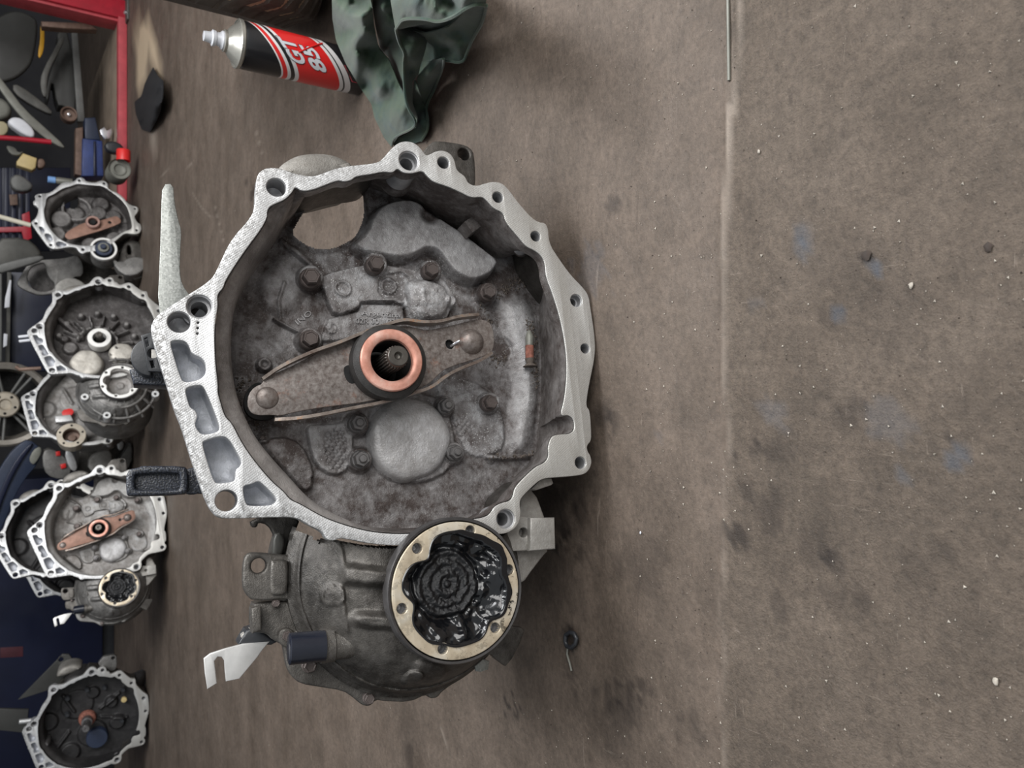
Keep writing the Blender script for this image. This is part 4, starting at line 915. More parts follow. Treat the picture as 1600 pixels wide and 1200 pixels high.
# pale cast support, lower right, behind the drive flange
cs = cast_slab('support_casting', [(812,770),(828,762),(840,777),(851,807),(856,830),(856,862),(850,868),(830,894),(821,907),(800,920),(770,900),(770,840),(800,830),(812,800)], -0.03, 0.02, 'case_light', GB, (), 0.002, 0, 0.5)
cast_slab('square_foot', [(829,809),(867,808.5),(868.5,858),(828,861)], -0.012, 0.02, 'case_light', cs, (), 0.0015, 0, 0.55)
cast_slab('foot_web', [(795,805),(830,808),(830,860),(790,862)], -0.018, 0.016, 'case_light', cs, [(818,832,7)], 0.001, 0, 0.5)
cast_slab('lower_step', [(846,748),(862,747),(865,755),(862,758),(838,766),(830,764)], -0.012, 0.03, 'case_light', GB, (), 0.001, 0, 0.4)
cast_slab('lower_plate', [(750,990),(795,977),(815,980),(820,985),(812,1007),(800,1030),(790,1041),(775,1030),(767,1022),(745,1030)], -0.05, 0.008, 'case', GB, (), 0.001, 0, 0.45)
slab('zinc_tab', LP([(740,1032),(758,1030),(765,1033),(763,1046),(752,1050),(744,1049)], -0.05, 0), [], -0.05, 0.003, 0.0006, 'galv', GB)
place_offset(GB)
# ------------------------------------------------------------------ gearboxes in the row behind
def pose(px, lam, psi, roll, pts=None, zmin=0.002):
    ex, ey, n = frame(lam, psi, roll)
    P = np.column_stack([OUT, np.zeros(len(OUT))]) if pts is None else pts
    low = (P[:, 0] * ex[2] + P[:, 1] * ey[2] + P[:, 2] * n[2]).min()
    d = ray(*px); t = (zmin - low - CAMH) / d[2]; return CP + d * t, ex, ey, n
def root_at(name, label, px, lam, psi, roll, pts=None, lift=0.0):
    P, ex, ey, n = pose(px, radians(lam), radians(psi), radians(roll), pts, 0.002 + lift)
    r = empty(name, P - ey * YB, rotm(ex, ey, n)); tag(r, label, 'gearbox', 'gearboxes on the workshop floor'); return r
def base_name(o): return o.name.split('.')[0]
def clone_parts(dst, names, mats=None, src=GB):
    index_children()
    for o in ALLCH[src.name]:
        b = base_name(o)
        if b in names:
            c = copy_tree(o, dst)
            if mats and b in mats:
                c.material_slots[0].link = 'OBJECT'; c.material_slots[0].material = MAT[mats[b]]
            if b == 'rear_case': c.scale = (1, 1, 0.55); c.location.z -= 0.037
SHELL = {'bell_flange', 'bolt_hole', 'flange_pocket', 'bell_wall', 'bell_shell', 'rear_case', 'mounting_ear'}
# right of the dark one: same kind as the foreground gearbox
GD = root_at('gearbox', 'pale gearbox whose grease filled flange stands beside a rusty fork, in the back row', (150, 829), 9, 20, 5)
clone_parts(GD, SHELL | {'bell_floor', 'bolt', 'nut', 'bearing_plug', 'release_fork', 'release_bearing', 'input_shaft', 'differential_housing', 'drive_flange', 'mounting_tab', 'side_casting', 'lower_flange', 'vent_pipe', 'pipe_boss', 'cable_bracket', 'support_casting', 'starter_dome', 'bolt_ear', 'lower_plate'},
            {'bell_floor': 'bowl_bg', 'bell_wall': 'bowl_bg', 'differential_housing': 'case_mid', 'vent_pipe': 'blue_black', 'lower_flange': 'case_mid', 'bell_shell': 'case_mid', 'release_fork': 'fork_brown'})
# simple bowl floor for the others
def simple_floor(root, feats, mat, flo=FLO, zf=ZF, step=0.0024, cut=None, wearf=0.3):
    lo = flo.min(0) - 0.003; hi = flo.max(0) + 0.003
    xs = np.arange(lo[0], hi[0], step); ys = np.arange(lo[1], hi[1], step); X, Y = np.meshgrid(xs, ys)
    h = 0.010 * (fnoise(X + 0.7, Y, 18, 3) - 0.45); wear = np.full(X.shape, wearf) + 0.4 * (fnoise(X, Y + 3, 20, 3) - 0.45)
    h, wear = feats(X, Y, h, wear)
    return bowl_floor(root, (xs, ys, X, Y, h, wear, np.full(X.shape, 0.3)), mat, cut, flo, zf)
def bump_r(X, Y, cx, cy, r, e=0.003): return 1 - sstep(-e, e, np.hypot(X - cx, Y - cy) - r)
def feats_b(X, Y, h, w):
    r = np.hypot(X, Y); a = np.arctan2(Y, X)
    rg_ = (1 - sstep(0.003, 0.006, abs(r - 0.056))) * ((a > -2.6) & (a < 1.2)); h = h + 0.022 * rg_; w = w - 0.25 + 1.0 * rg_
    for ang in (-150, -120, -95, -70, -45, -20, 5, 30, 55):
        t = radians(ang); p = [(0.056 * cos(t), 0.056 * sin(t)), (0.100 * cos(t), 0.100 * sin(t))]; m = 1 - sstep(0.002, 0.004, seg_d(p, X, Y)); h += 0.018 * m; w += 0.8 * m
        m = bump_r(X, Y, 0.108 * cos(t + 0.2), 0.108 * sin(t + 0.2), 0.009); h = np.maximum(h, 0.022 * m); w += 0.9 * m
    m = 1 - sstep(0.006, 0.009, seg_d([(0.03, 0.04), (0.10, 0.09)], X, Y)); h = np.maximum(h, 0.022 * m); w -= 0.2 * m
    m = bump_r(X, Y, 0.0, 0.075, 0.02); h = np.maximum(h, 0.014 * m); w += 0.5 * m
    m = bump_r(X, Y, 0.03, 0.085, 0.012); h = np.maximum(h, 0.02 * m)
    for k in range(9): m = 1 - sstep(0.0015, 0.003, abs(np.hypot(X + 0.05, Y + 0.0) - 0.05 - 0.008 * k)) * (X < -0.08); h += 0.0
    for k in range(8): m = (1 - sstep(0.0015, 0.0032, seg_d([(-0.105, -0.07 + 0.013 * k), (-0.125, -0.068 + 0.013 * k)], X, Y))); h += 0.008 * m; w += 0.25 * m
    return h, np.clip(w, 0, 1)
GBk = root_at('gearbox', 'grey gearbox with a white ring and two pale plugs in its bell, no fork', (150, 523), 9, 24, 6)
clone_parts(GBk, SHELL | {'differential_housing', 'starter_dome', 'lower_flange'}, {'bell_wall': 'bowl_dk', 'differential_housing': 'case_mid', 'bell_shell': 'case_mid', 'bell_flange': 'machined_dull'})
simple_floor(GBk, feats_b, 'bowl_dk')
def ring_part(name, c, r0, r1, z0, z1, mat, root, n=48): return lathe(name, [(r0, z0), (r0, z1 - 0.001), (r0 + 0.001, z1), (r1 - 0.001, z1), (r1, z1 - 0.001), (r1, z0)], mat, root, n, (c[0], c[1], 0))
ring_part('guide_ring', AX, 0.019, 0.033, -0.07, -0.035, 'white_rim', GBk); input_shaft(GBk, -0.01, 0.0105)
plug_mesh((-0.066, 0.040), 0.046, 0.046, -0.062, 0.014, 'plug_pale', GBk, 2); plug_mesh((-0.046, -0.062), 0.036, 0.036, -0.062, 0.012, 'plug_pale', GBk, 5)
df = diff_flange(GBk, DC + np.array([0.012, 0.0]), 0.057, 0.018, 'white_rim', False, oil=0)
c = DC + np.array([0.012, 0.0]); lathe('flange_cup', [(0.046, 0.012), (0.040, 0.010), (0.037, 0.0), (0.030, -0.014), (0.022, -0.016), (0.012, -0.0165), (0.009, -0.013), (0.006, -0.013), (0, -0.0135)], 'bowl_bg', df, 48, (c[0], c[1], 0)); fattr_const(COL.objects[-1], wear=0.3, salt=0.1)
for k in range(13):                                                # cast ribs that fan out round the drive flange
    t = radians(95 + k * 22); q = [(c[0] + r * cos(t), c[1] + r * sin(t), z) for r, z in ((0.05, -0.004), (0.085, -0.022), (0.108, -0.045))]
    o = tube('casting_rib', q, [0.004, 0.0045, 0.004], 'case_mid', GBk, 8); fattr_const(o, wear=0.5, salt=0.1)
for r_, z_ in ((0.072, -0.012), (0.098, -0.034)):
    o = tube('casting_rib', [(c[0] + r_ * cos(radians(90 + k * 8)), c[1] + r_ * sin(radians(90 + k * 8)), z_) for k in range(36)], 0.0045, 'case_mid', GBk, 8); fattr_const(o, wear=0.55, salt=0.1)
for t in (100, 150, 245, 300):
    ring_part('bolt_boss', c + 0.1 * np.array([cos(radians(t)), sin(radians(t))]), 0.004, 0.011, -0.05, -0.016, 'machined_dull', GBk, 20)
for (y, z_) in ((0.055, 0.0), (0.03, 0.0)):
    tube('stud', [(0.02 + y * 0.6, 0.165 + 0.01, -0.06), (0.02 + y * 0.6, 0.205, -0.06)], 0.0045, 'white_plastic', GBk, 10)
o = tube('rusty_lever', [(-0.06, 0.16, -0.06), (-0.055, 0.215, -0.06), (-0.045, 0.222, -0.06)], 0.006, 'rusty', GBk, 8)
# dark gearbox, far left of the row
def feats_f(X, Y, h, w):
    for (cx, cy, r, H) in ((0.06, 0.02, 0.05, 0.006), (-0.05, -0.02, 0.045, 0.012), (-0.03, -0.10, 0.025, 0.014), (0.045, -0.085, 0.02, 0.016), (0.09, -0.03, 0.02, 0.01), (-0.10, 0.05, 0.03, 0.012), (0.02, 0.11, 0.03, 0.010)):
        h = np.maximum(h, H * bump_r(X, Y, cx, cy, r))
    for p in ([(0.04, 0.03), (0.10, 0.06)], [(0.03, -0.05), (0.07, -0.11)], [(-0.03, 0.05), (-0.09, 0.10)], [(0.0, -0.05), (-0.02, -0.13)]):
        h += 0.010 * (1 - sstep(0.003, 0.006, seg_d(p, X, Y)))
    return h, np.clip(w * 0.6, 0, 1)
GF = root_at('gearbox', 'gearbox with a blackened bell interior at the far left of the back row', (131, 1138), 8, 0, 3)
clone_parts(GF, SHELL | {'bolt', 'lower_flange', 'starter_dome'}, {'bell_wall': 'bowl_black', 'bell_shell': 'case', 'bolt': 'black_plastic', 'mounting_ear': 'case_mid'})
simple_floor(GF, feats_f, 'bowl_black')
input_shaft(GF, 0.03, 0.0125, 'nut'); lathe('shaft_collar', [(0.028, -0.07), (0.026, -0.058), (0.016, -0.05), (0.015, -0.03), (0.011, -0.029)], 'red_rust', GF, 32, (AX[0], AX[1], 0))
lathe('shaft_seal', [(0.017, -0.06), (0.017, -0.026), (0.010, -0.025)], 'nut', GF, 32, (AX[0], AX[1], 0))
tube('pivot_pin', [(-0.035, 0.115, -0.07), (-0.035, 0.115, -0.03), (-0.035, 0.115, -0.02)], [0.013, 0.011, 0.006], 'nut', GF, 16)
lathe('bearing_cap', [(0.034, -0.07), (0.034, -0.045), (0.032, -0.042), (0, -0.041)], 'navy_plastic', GF, 40, (-0.062, -0.035, 0))
lathe('inspection_plug', [(0.009, -0.06), (0.009, -0.05), (0, -0.049)], 'cream', GF, 16, (0.05, -0.125, 0))
slab('mount_plate', np.array([(0.10, 0.20), (0.215, 0.075), (0.23, 0.06), (0.225, 0.04), (0.15, 0.0), (0.12, 0.06)]), [circle(0.212, 0.065, 0.008, 16)], -0.12, 0.012, 0.002, 'dark_panel', GF)
slab('mount_plate', np.array([(-0.02, 0.18), (0.06, 0.17), (0.085, 0.26), (0.08, 0.32), (0.03, 0.33), (0.01, 0.26)]), [], -0.12, 0.012, 0.002, 'dark_panel', GF)
tube('lever_pin', [(0.045, 0.15, -0.05), (0.05, 0.19, -0.05)], 0.008, 'machined_dull', GF, 12)
# two bells that show behind the pale one
GE = root_at('gearbox', 'half hidden gearbox directly behind the pale one, its flange strip at lower left', (117, 872), 9, 12, 8)
clone_parts(GE, {'bell_flange', 'bolt_hole', 'flange_pocket', 'bell_wall', 'bell_shell'}, {'bell_wall': 'bowl_black', 'bell_flange': 'machined_dull', 'bell_shell': 'case'})
simple_floor(GE, feats_f, 'bowl_black', step=0.004)
GG = root_at('gearbox', 'hindmost dark gearbox peeping out above the pale one in the back row', (82, 836), 9, 30, 10, None, 0.09)
clone_parts(GG, {'bell_flange', 'bolt_hole', 'flange_pocket', 'bell_wall', 'bell_shell', 'starter_dome'}, {'bell_wall': 'bowl_black', 'bell_flange': 'machined_dull', 'bell_shell': 'case'})
simple_floor(GG, feats_f, 'bowl_black', step=0.004)
gl = np.array(GG.location); tag(box('timber_block', (0.26, 0.10, 0.088), (gl[0], gl[1] + 0.055, 0.0455), 'wood', None, None, 0.004), 'timber block propping the hindmost dark gearbox', 'block')
# gearbox with red paint marks behind the one with the white ring
GC = root_at('gearbox', 'gearbox with red paint marks behind the one with the white ring', (124, 634), 9, 26, -4)
clone_parts(GC, {'bell_flange', 'bolt_hole', 'flange_pocket', 'bell_wall', 'bell_shell'}, {'bell_wall': 'bowl_dk', 'bell_flange': 'machined_dull', 'bell_shell': 'case_mid'})
simple_floor(GC, feats_f, 'bowl_bg', step=0.004, wearf=0.7)
cC = np.array([-0.116, 0.02]); ring_part('drive_flange', cC, 0.026, 0.045, -0.03, 0.012, 'tan_plain', GC); lathe('flange_cup', [(0.027, 0.008), (0.024, -0.02), (0.014, -0.022), (0.012, -0.012), (0.006, -0.011), (0, -0.011)], 'rusty', GC, 32, (cC[0], cC[1], 0))
for t in range(5): lathe('flange_bolt_hole', [(0.004, 0.0125), (0.0, 0.0124)], 'black_hole', GC, 10, (cC[0] + 0.036 * cos(t * 1.256), cC[1] + 0.036 * sin(t * 1.256), 0))
slab('paint_mark', chaikin(np.array([(-0.02, 0.055), (0.005, 0.06), (0.015, 0.03), (0.0, 0.02), (-0.018, 0.03)]), 1), [], -0.05, 0.002, 0.0004, 'red_bright', GC)
slab('cover_plate', np.array([(-0.045, 0.075), (-0.02, 0.08), (-0.015, 0.03), (-0.04, 0.02)]), [], -0.04, 0.02, 0.003, 'machined_dull', GC)
# right hand gearbox with the splined output
ka = 0.00036; A0 = np.array([765, 775.0])
def LA(pts, it=1): p = np.array([(-(y - A0[1]) * ka * 1.08, -(x - A0[0]) * ka) for x, y in pts]); return chaikin(p, it) if it else p
OUTA = LA([(240,835),(255,810),(290,775),(310,700),(300,665),(262,640),(266,612),(290,592),(275,568),(290,540),(330,530),(400,520),(450,480),(490,430),(530,395),(600,390),(638,372),(650,342),(690,333),(716,350),(727,377),(810,385),(850,362),(890,353),(930,388),(922,430),(950,460),(1000,472),(1060,520),(1100,590),(1140,610),(1192,620),(1196,655),(1180,690),(1150,725),(1180,790),(1212,805),(1215,862),(1190,902),(1140,912),(1060,900),(1000,960),(900,1050),(800,1100),(712,1105),(680,1132),(640,1105),(625,1065),(560,1060),(440,1092),(390,1072),(365,1040)], 2)
INNA = LA([(378,560),(368,640),(352,700),(357,760),(372,830),(420,915),(480,985),(560,1030),(640,1045),(740,1050),(850,1020),(960,960),(1060,880),(1125,860),(1130,800),(1110,690),(1090,620),(1035,540),(960,475),(880,412),(800,412),(720,408),(650,402),(600,430),(520,460),(440,530)], 2)
HOLA = [(*LA([q], 0)[0], r * ka, 0) for q, r in (((670,368),14),((892,385),14),((322,557),15),((285,835),15),((405,1048),13),((680,1085),16),((1165,640),12),((1170,870),13))]
POA = [LA(p, 1) for p in ([(300,860),(345,870),(360,920),(330,930)], [(345,935),(400,930),(430,1000),(385,1015)], [(440,1030),(480,1000),(560,1045),(470,1075)])]
FLOA = LA([(400,640),(390,760),(420,860),(480,950),(580,1010),(700,1030),(850,1000),(960,940),(1060,850),(1090,720),(1060,600),(980,500),(880,440),(760,430),(660,425),(560,480),(460,550)], 2)
GA = root_at('gearbox', 'gearbox with a brown release fork and blue splined output beside a blue stand', (143, 343), 9, 18, 0, np.column_stack([OUTA, np.zeros(len(OUTA))]))
flange(GA, 'machined_dull', 'hole', OUTA, INNA, HOLA, POA, None, 'pocket', 1, False)
bell_walls(GA, 'bowl_dk', 'case_mid', OUTA, INNA, FLOA, ZF, 160)
def feats_a(X, Y, h, w):
    h = h + 0.006 * (fnoise(X, Y, 40, 2) - 0.4)
    for (cx, cy, r, H, ww) in ((0.03, 0.10, 0.035, 0.022, 0.5), (-0.03, 0.115, 0.03, 0.018, 0.5), (0.10, -0.03, 0.03, 0.02, -0.1), (0.06, -0.02, 0.03, 0.024, 0.0), (0.05, -0.07, 0.028, 0.02, -0.1), (0.06, 0.055, 0.03, 0.012, 0.3), (-0.04, -0.07, 0.028, 0.02, 0.3), (-0.07, 0.01, 0.03, 0.024, 0.2), (0.0, -0.11, 0.03, 0.012, -0.1)):
        m = bump_r(X, Y, cx, cy, r, 0.006); h = np.maximum(h, H * m); w = w + ww * m
    m = 1 - sstep(0.004, 0.007, abs(np.hypot(X - 0.075, Y - 0.05) - 0.045)); h = np.maximum(h, 0.018 * m); w += 0.4 * m
    return h, np.clip(w, 0, 1)
simple_floor(GA, feats_a, 'bowl_dk', FLOA, ZF, 0.0024, LA([(530,480),(570,455),(640,455),(640,520),(620,580),(540,570),(515,540)], 1), 0.35)
cfa = LA([(775,775)], 0)[0]
fo = slab('release_fork', LA([(515,905),(540,945),(570,950),(720,890),(830,850),(1010,770),(1035,735),(1000,685),(960,690),(830,745),(700,760),(560,850)], 1), [circle(*cfa, 0.018, 28), circle(*LA([(925,755)], 0)[0], 0.006, 14)], -0.03, 0.006, 0.001, 'fork_brown', GA); fattr_const(fo, wear=0.2, rust=1.0)
fb = lathe('release_bearing', [(0.015, -0.06), (0.015, -0.016), (0.0165, -0.014), (0.022, -0.014), (0.0245, -0.017), (0.0245, -0.03)], 'tan_pink', GA, 36, (cfa[0], cfa[1], 0))
lathe('shaft_end', [(0.011, -0.06), (0.011, -0.018), (0.009, -0.016), (0.0, -0.0165)], 'black_hole', GA, 24, (cfa[0], cfa[1], 0))
ca = LA([(862,1072)], 0)[0]
af = ring_part('drive_flange', ca, 0.036, 0.044, -0.04, 0.0, 'white_rim', GA); lathe('flange_barrel', [(0.044, -0.012), (0.047, -0.02), (0.047, -0.07)], 'case_mid', af, 40, (ca[0], ca[1], 0)); fattr_const(COL.objects[-1], wear=0.4, salt=0)
for r0_, r1_, z_, m_ in ((0.027, 0.036, -0.012, 'black_hole'), (0.018, 0.028, 0.004, 'navy_plastic'), (0.010, 0.018, 0.012, 'mid_grey'), (0.0, 0.010, 0.022, 'navy_plastic')):
    lathe('output_spline', [(r1_, -0.04), (r1_, z_ - 0.001), (r1_ - 0.001, z_), (r0_, z_)] if r0_ else [(r1_, -0.04), (r1_, z_ - 0.002), (r1_ - 0.002, z_), (0, z_)], m_, af, 32, (ca[0], ca[1], 0))
o = slab('side_casting', LA([(1050,920),(1130,905),(1200,930),(1230,1100),(1260,1200),(1180,1330),(1010,1300),(960,1180),(1000,1060)], 1), [LA([(1075,960),(1105,965),(1110,1060),(1070,1060)], 1)], -0.05, 0.12, 0.004, 'case', GA); fattr_const(o, wear=0.35, salt=0)
o = slab('side_casting', LA([(930,1130),(1000,1190),(1100,1120),(1240,1130),(1255,1180),(1190,1290),(1060,1330),(960,1250)], 1), [], -0.02, 0.05, 0.004, 'case_mid', GA); fattr_const(o, wear=0.5, salt=0)
case_loft('rear_case', [(-0.02, -0.03, 0.09, -0.17), (-0.02, -0.01, 0.10, -0.082)], 'case', GA)
place_offset(GA)
for r in (GBk, GF, GE, GG, GC):
    for o in COL.objects:
        if o.parent is r and abs(o.location.y) < 1e-6 and base_name(o) not in ('bolt', 'nut'): o.location.y += YB
# ------------------------------------------------------------------ spray can, rag, tyre, small things on the floor
CAN_D = 1.088
cpt = CP + ray(373, 69) * CAN_D; CX, CY, CZ = float(cpt[0]), float(cpt[1]), float(cpt[2])
CR = 0.0325; CH = CZ                                        # shoulder height
def can_material():
    t = NT('can_label'); sep = t.n('ShaderNodeSeparateXYZ'); t.l(t.tc.outputs['Object'], sep.inputs[0])
    k = t.math('SUBTRACT', sep.outputs['Z'], t.math('MULTIPLY', sep.outputs['X'], 0.85))
    K = CH / 0.173
    kk = t.math('DIVIDE', k, 0.2 * K)
    B, Wt, Rd = srgb(30, 30, 33), srgb(232, 230, 230), srgb(224, 40, 40)
    st = [(0.0, B), (0.222, Wt), (0.262, B), (0.274, Wt), (0.302, Rd), (0.594, Wt), (0.622, B), (0.65, Wt), (0.672, Rd), (0.705, Wt), (0.718, B)]
    col = t.ramp(kk, st, 'CONSTANT')
    return t.set(col, 0.3, 0.0, None, **{'Coat Weight': 0.4, 'Coat Roughness': 0.1})
MAT['can_label'] = can_material()
can = empty('spray_can', (CX, CY, 0)); tag(can, 'black and red lubricant spray can without its cap', 'spray can')
lathe('can_body', [(0.0, 0.004), (CR * 0.8, 0.002), (CR * 0.96, 0.0), (CR, 0.003), (CR, CH - 0.006), (CR * 0.97, CH - 0.002)], 'can_label', can, 64)
lathe('can_shoulder', [(CR * 0.97, CH - 0.003), (CR * 1.03, CH - 0.001), (CR * 1.03, CH + 0.003), (CR * 0.97, CH + 0.0045), (CR * 0.93, CH + 0.003), (CR * 0.86, CH + 0.004), (CR * 0.62, CH + 0.013), (CR * 0.46, CH + 0.017), (CR * 0.46, CH + 0.0205), (CR * 0.36, CH + 0.0215), (CR * 0.2, CH + 0.019), (0, CH + 0.019)], 'case_light_tin', can, 56)
nz = lathe('nozzle', [(0.0115, CH + 0.016), (0.0125, CH + 0.019), (0.0125, CH + 0.023), (0.0095, CH + 0.026), (0.0085, CH + 0.031), (0.0105, CH + 0.032), (0.0108, CH + 0.036), (0.0078, CH + 0.0375), (0.0072, CH + 0.043), (0.0068, CH + 0.047), (0.0048, CH + 0.0475), (0.0, CH + 0.0475)], 'white_plastic', can, 28)
def can_text(body, z0, hgt, u0, wdt, mat, extra=0.0, off=0.0004):
    me = text_mesh(body, 1.0, 0.02, 'LEFT', extra); bm = bmesh.new(); bm.from_mesh(me)
    bmesh.ops.subdivide_edges(bm, edges=[e for e in bm.edges if e.calc_length() > 0.12], cuts=3, use_grid_fill=False); bm.to_mesh(me); bm.free()
    co = np.array([v.co for v in me.vertices]); x0, x1 = co[:, 0].min(), co[:, 0].max(); y0, y1 = co[:, 1].min(), co[:, 1].max()
    for v, q in zip(me.vertices, co):
        u = u0 + (q[0] - x0) / (x1 - x0) * wdt; zz = z0 + (q[1] - y0) / (y1 - y0) * hgt + 0.85 * CR * sin(u / CR); r = CR + off + (0.0004 if q[2] > 0 else -0.0006)
        th = u / CR + CA; v.co = (r * sin(th), -r * cos(th), zz)
    return finish('can_lettering', me, mat, can, True, 30)
CA = -atan2(-CX, -CY + 0.0) if False else atan2(-CX, CY)     # the side of the can that faces the room
K = CH / 0.173
for body, z0, u0 in (('GT', 0.0885, -0.006), ('85', 0.0615, -0.010)):
    can_text(body, z0 * K + 0.004, 0.0235 * K, u0 - 0.001, 0.032, 'black_plastic', 0.05, 0.0003); can_text(body, z0 * K + 0.0045, 0.0225 * K, u0, 0.030, 'white_plastic', 0.03, 0.0008)
tb = [((CR + 0.001) * sin(CA + a), -(CR + 0.001) * cos(CA + a), 0.105 * K - 0.066 * K * (a + 0.2) / 1.4 + 0.02) for a in np.linspace(0.25, 1.0, 10)]
tube('logo_slash', tb, 0.0013, 'red_bright', can, 6)

rq = [((CR + 0.0008) * sin(CA + u / CR), -(CR + 0.0008) * cos(CA + u / CR), zz + 0.85 * CR * sin(u / CR)) for u, zz in ((-0.014, 0.018), (-0.014, 0.034), (0.006, 0.034), (0.006, 0.018))]
tube('label_frame', rq, 0.0008, 'pink_red', can, 6, True)
def tps(ctrl):
    c = np.array(ctrl, float); P = c[:, :2]; n = len(P); d = np.linalg.norm(P[:, None] - P[None], axis=2)
    Kk = np.where(d > 0, d * d * np.log(d + 1e-12), 0) + np.eye(n) * 60.0; Q = np.column_stack([np.ones(n), P])
    A = np.block([[Kk, Q], [Q.T, np.zeros((3, 3))]]); wgt = np.linalg.solve(A, np.r_[c[:, 2], 0, 0, 0])
    def f(q):
        dd = np.linalg.norm(np.asarray(q)[:, None] - P[None], axis=2); return np.where(dd > 0, dd * dd * np.log(dd + 1e-12), 0) @ wgt[:n] + np.column_stack([np.ones(len(q)), q]) @ wgt[n:]
    return f
def sheet_mesh(bm, bound, inner, mp, step, wr, thick, seed):
    B = np.array(bound, float); f = tps(list(bound) + list(inner)); Bd = resample(B[:, :2], max(24, int(len(B) * 5)))
    lo = Bd.min(0); hi = Bd.max(0); xs = np.arange(lo[0] + step / 2, hi[0], step); ys = np.arange(lo[1] + step / 2, hi[1], step)
    X, Y = np.meshgrid(xs, ys); m = sdf(Bd, X, Y) < -step * 0.45; pts = np.vstack([Bd, np.column_stack([X[m], Y[m]])]); nb = len(Bd)
    vs, es, fs, *_ = delaunay_2d_cdt([Vector(p) for p in pts], [(i, (i + 1) % nb) for i in range(nb)], [list(range(nb))], 1, 1e-4)
    V = np.array([(v.x, v.y) for v in vs]); z = f(V); lim = B[:, 2]; z = np.clip(z, lim.min() - 0.02, lim.max() + 0.02)
    z = z + wr * (fnoise(V[:, 0] + seed * 9 + V[:, 1] * 0.25, V[:, 1] * 0.3, 0.07, 3) - 0.45) * 2; z = np.maximum(z, 0.004)
    vv = [bm.verts.new(tuple(mp(x, y, h))) for (x, y), h in zip(V, z)]; ff = []
    for q in fs:
        try: ff.append(bm.faces.new([vv[i] for i in q]))
        except ValueError: pass
    bmesh.ops.recalc_face_normals(bm, faces=ff)
    up = sum(x.normal.z for x in ff)
    if up < 0: bmesh.ops.reverse_faces(bm, faces=ff)
    bmesh.ops.solidify(bm, geom=ff, thickness=thick)
rc = lambda pts: [(500 + a / 5.217, b / 5.217, c) for a, b, c in pts]
bm = bmesh.new(); HEMS = []
def rag_sheet(bound, inner=(), wr=0.002, seed=0, hem=None):
    sheet_mesh(bm, rc(bound), rc(inner), G, 3.2, wr, 0.0016, seed)
    if hem: HEMS.append([tuple(G(x, y, z + 0.001)) for x, y, z in chaikin(np.array(rc(hem)), 2, False)])
rag_sheet([(95,-60,.13),(100,150,.11),(130,330,.09),(210,520,.07),(330,720,.05),(420,850,.035),(440,950,.03),(520,1120,.015),(580,1195,.008),(640,1110,.02),(770,1045,.03),(760,960,.035),(700,860,.05),(690,780,.05),(640,680,.045),(560,480,.06),(480,400,.07),(440,200,.10),(430,80,.125),(400,-60,.14)],
          [(280,300,.118),(300,520,.088),(480,720,.062),(600,950,.045),(250,170,.122),(330,110,.14),(250,255,.098),(400,250,.12),(180,300,.09),(330,440,.10),(420,560,.07),(440,850,.03),(560,820,.035),(600,880,.05),(200,60,.13),(310,40,.110),(350,420,.082),(250,620,.07),(380,700,.04),(500,1000,.03),(150,430,.088)], 0.005, 1)
rag_sheet([(430,60,.10),(450,200,.08),(490,400,.05),(560,470,.04),(640,670,.03),(700,770,.04),(690,600,.055),(690,440,.065),(640,330,.08),(610,240,.09),(590,100,.1),(575,-60,.11),(430,-60,.11)], [(530,200,.10),(600,450,.065),(500,60,.12),(530,330,.07),(600,330,.05)], 0.005, 2)
rag_sheet([(612,245,.11),(640,340,.095),(692,430,.085),(680,490,.08),(682,640,.07),(700,860,.06),(782,980,.045),(770,1050,.04),(790,960,.02),(745,840,.03),(745,660,.045),(805,590,.05),(815,520,.055),(850,400,.06),(870,310,.06),(800,240,.06),(650,210,.08)], [(760,330,.085),(760,480,.075),(730,560,.06)], 0.003, 3, [(618,240,.112),(640,340,.096),(692,430,.086),(680,490,.081),(682,640,.071),(700,860,.061),(782,980,.046),(770,1045,.04),(600,1115,.022),(585,1190,.008)])
rag_sheet([(565,-60,.16),(590,100,.15),(615,240,.135),(650,190,.14),(680,150,.145),(860,150,.15),(960,182,.145),(1090,140,.15),(1200,60,.15),(1280,30,.15),(1350,45,.14),(1360,-60,.15)], [(760,60,.162),(1000,90,.158),(1080,40,.14),(1150,20,.16)], 0.004, 4, [(618,238,.137),(650,190,.142),(680,150,.147),(860,150,.152),(960,182,.147),(1090,140,.152),(1200,60,.152),(1280,30,.152),(1350,45,.142)])
rag_sheet([(650,240,.088),(720,238,.078),(860,272,.070),(950,252,.070),(1050,217,.075),(1120,152,.085),(1190,82,.10),(1290,32,.11),(1355,45,.10),(1330,180,.07),(1260,290,.05),(1200,420,.032),(1165,522,.03),(1005,485,.045),(830,510,.04),(830,400,.05),(860,300,.065),(700,270,.075)], [(1050,330,.06),(1100,220,.065),(960,400,.05),(930,300,.06),(1150,300,.05),(1040,400,.035),(1120,400,.045),(1200,180,.07)], 0.004, 5, [(1355,45,.102),(1330,180,.072),(1260,290,.052),(1200,420,.034),(1165,522,.032),(1005,485,.047),(830,508,.042)])
OP = rc([(640,238,.13),(660,185,.14),(690,152,.145),(860,152,.15),(960,184,.145),(1090,142,.15),(1185,72,.15),(1190,82,.10),(1120,154,.085),(1050,219,.075),(950,254,.07),(860,274,.07),(720,240,.078),(655,242,.09)])
P3 = np.array([G(*q) for q in OP]); P3 = resample(P3, 48); DR = np.array([(q - CP) / np.linalg.norm(q - CP) for q in P3]); cc = P3.mean(0)
vrs = [[bm.verts.new(tuple(v)) for v in (cc + (P3 - cc) * k + DR * d)] for k, d in ((1.0, 0.0), (1.0, 0.02), (0.9, 0.045), (0.6, 0.065), (0.2, 0.07))]
for r0_, r1_ in zip(vrs[:-1], vrs[1:]):
    for i in range(48): bm.faces.new((r0_[i], r0_[(i + 1) % 48], r1_[(i + 1) % 48], r1_[i]))
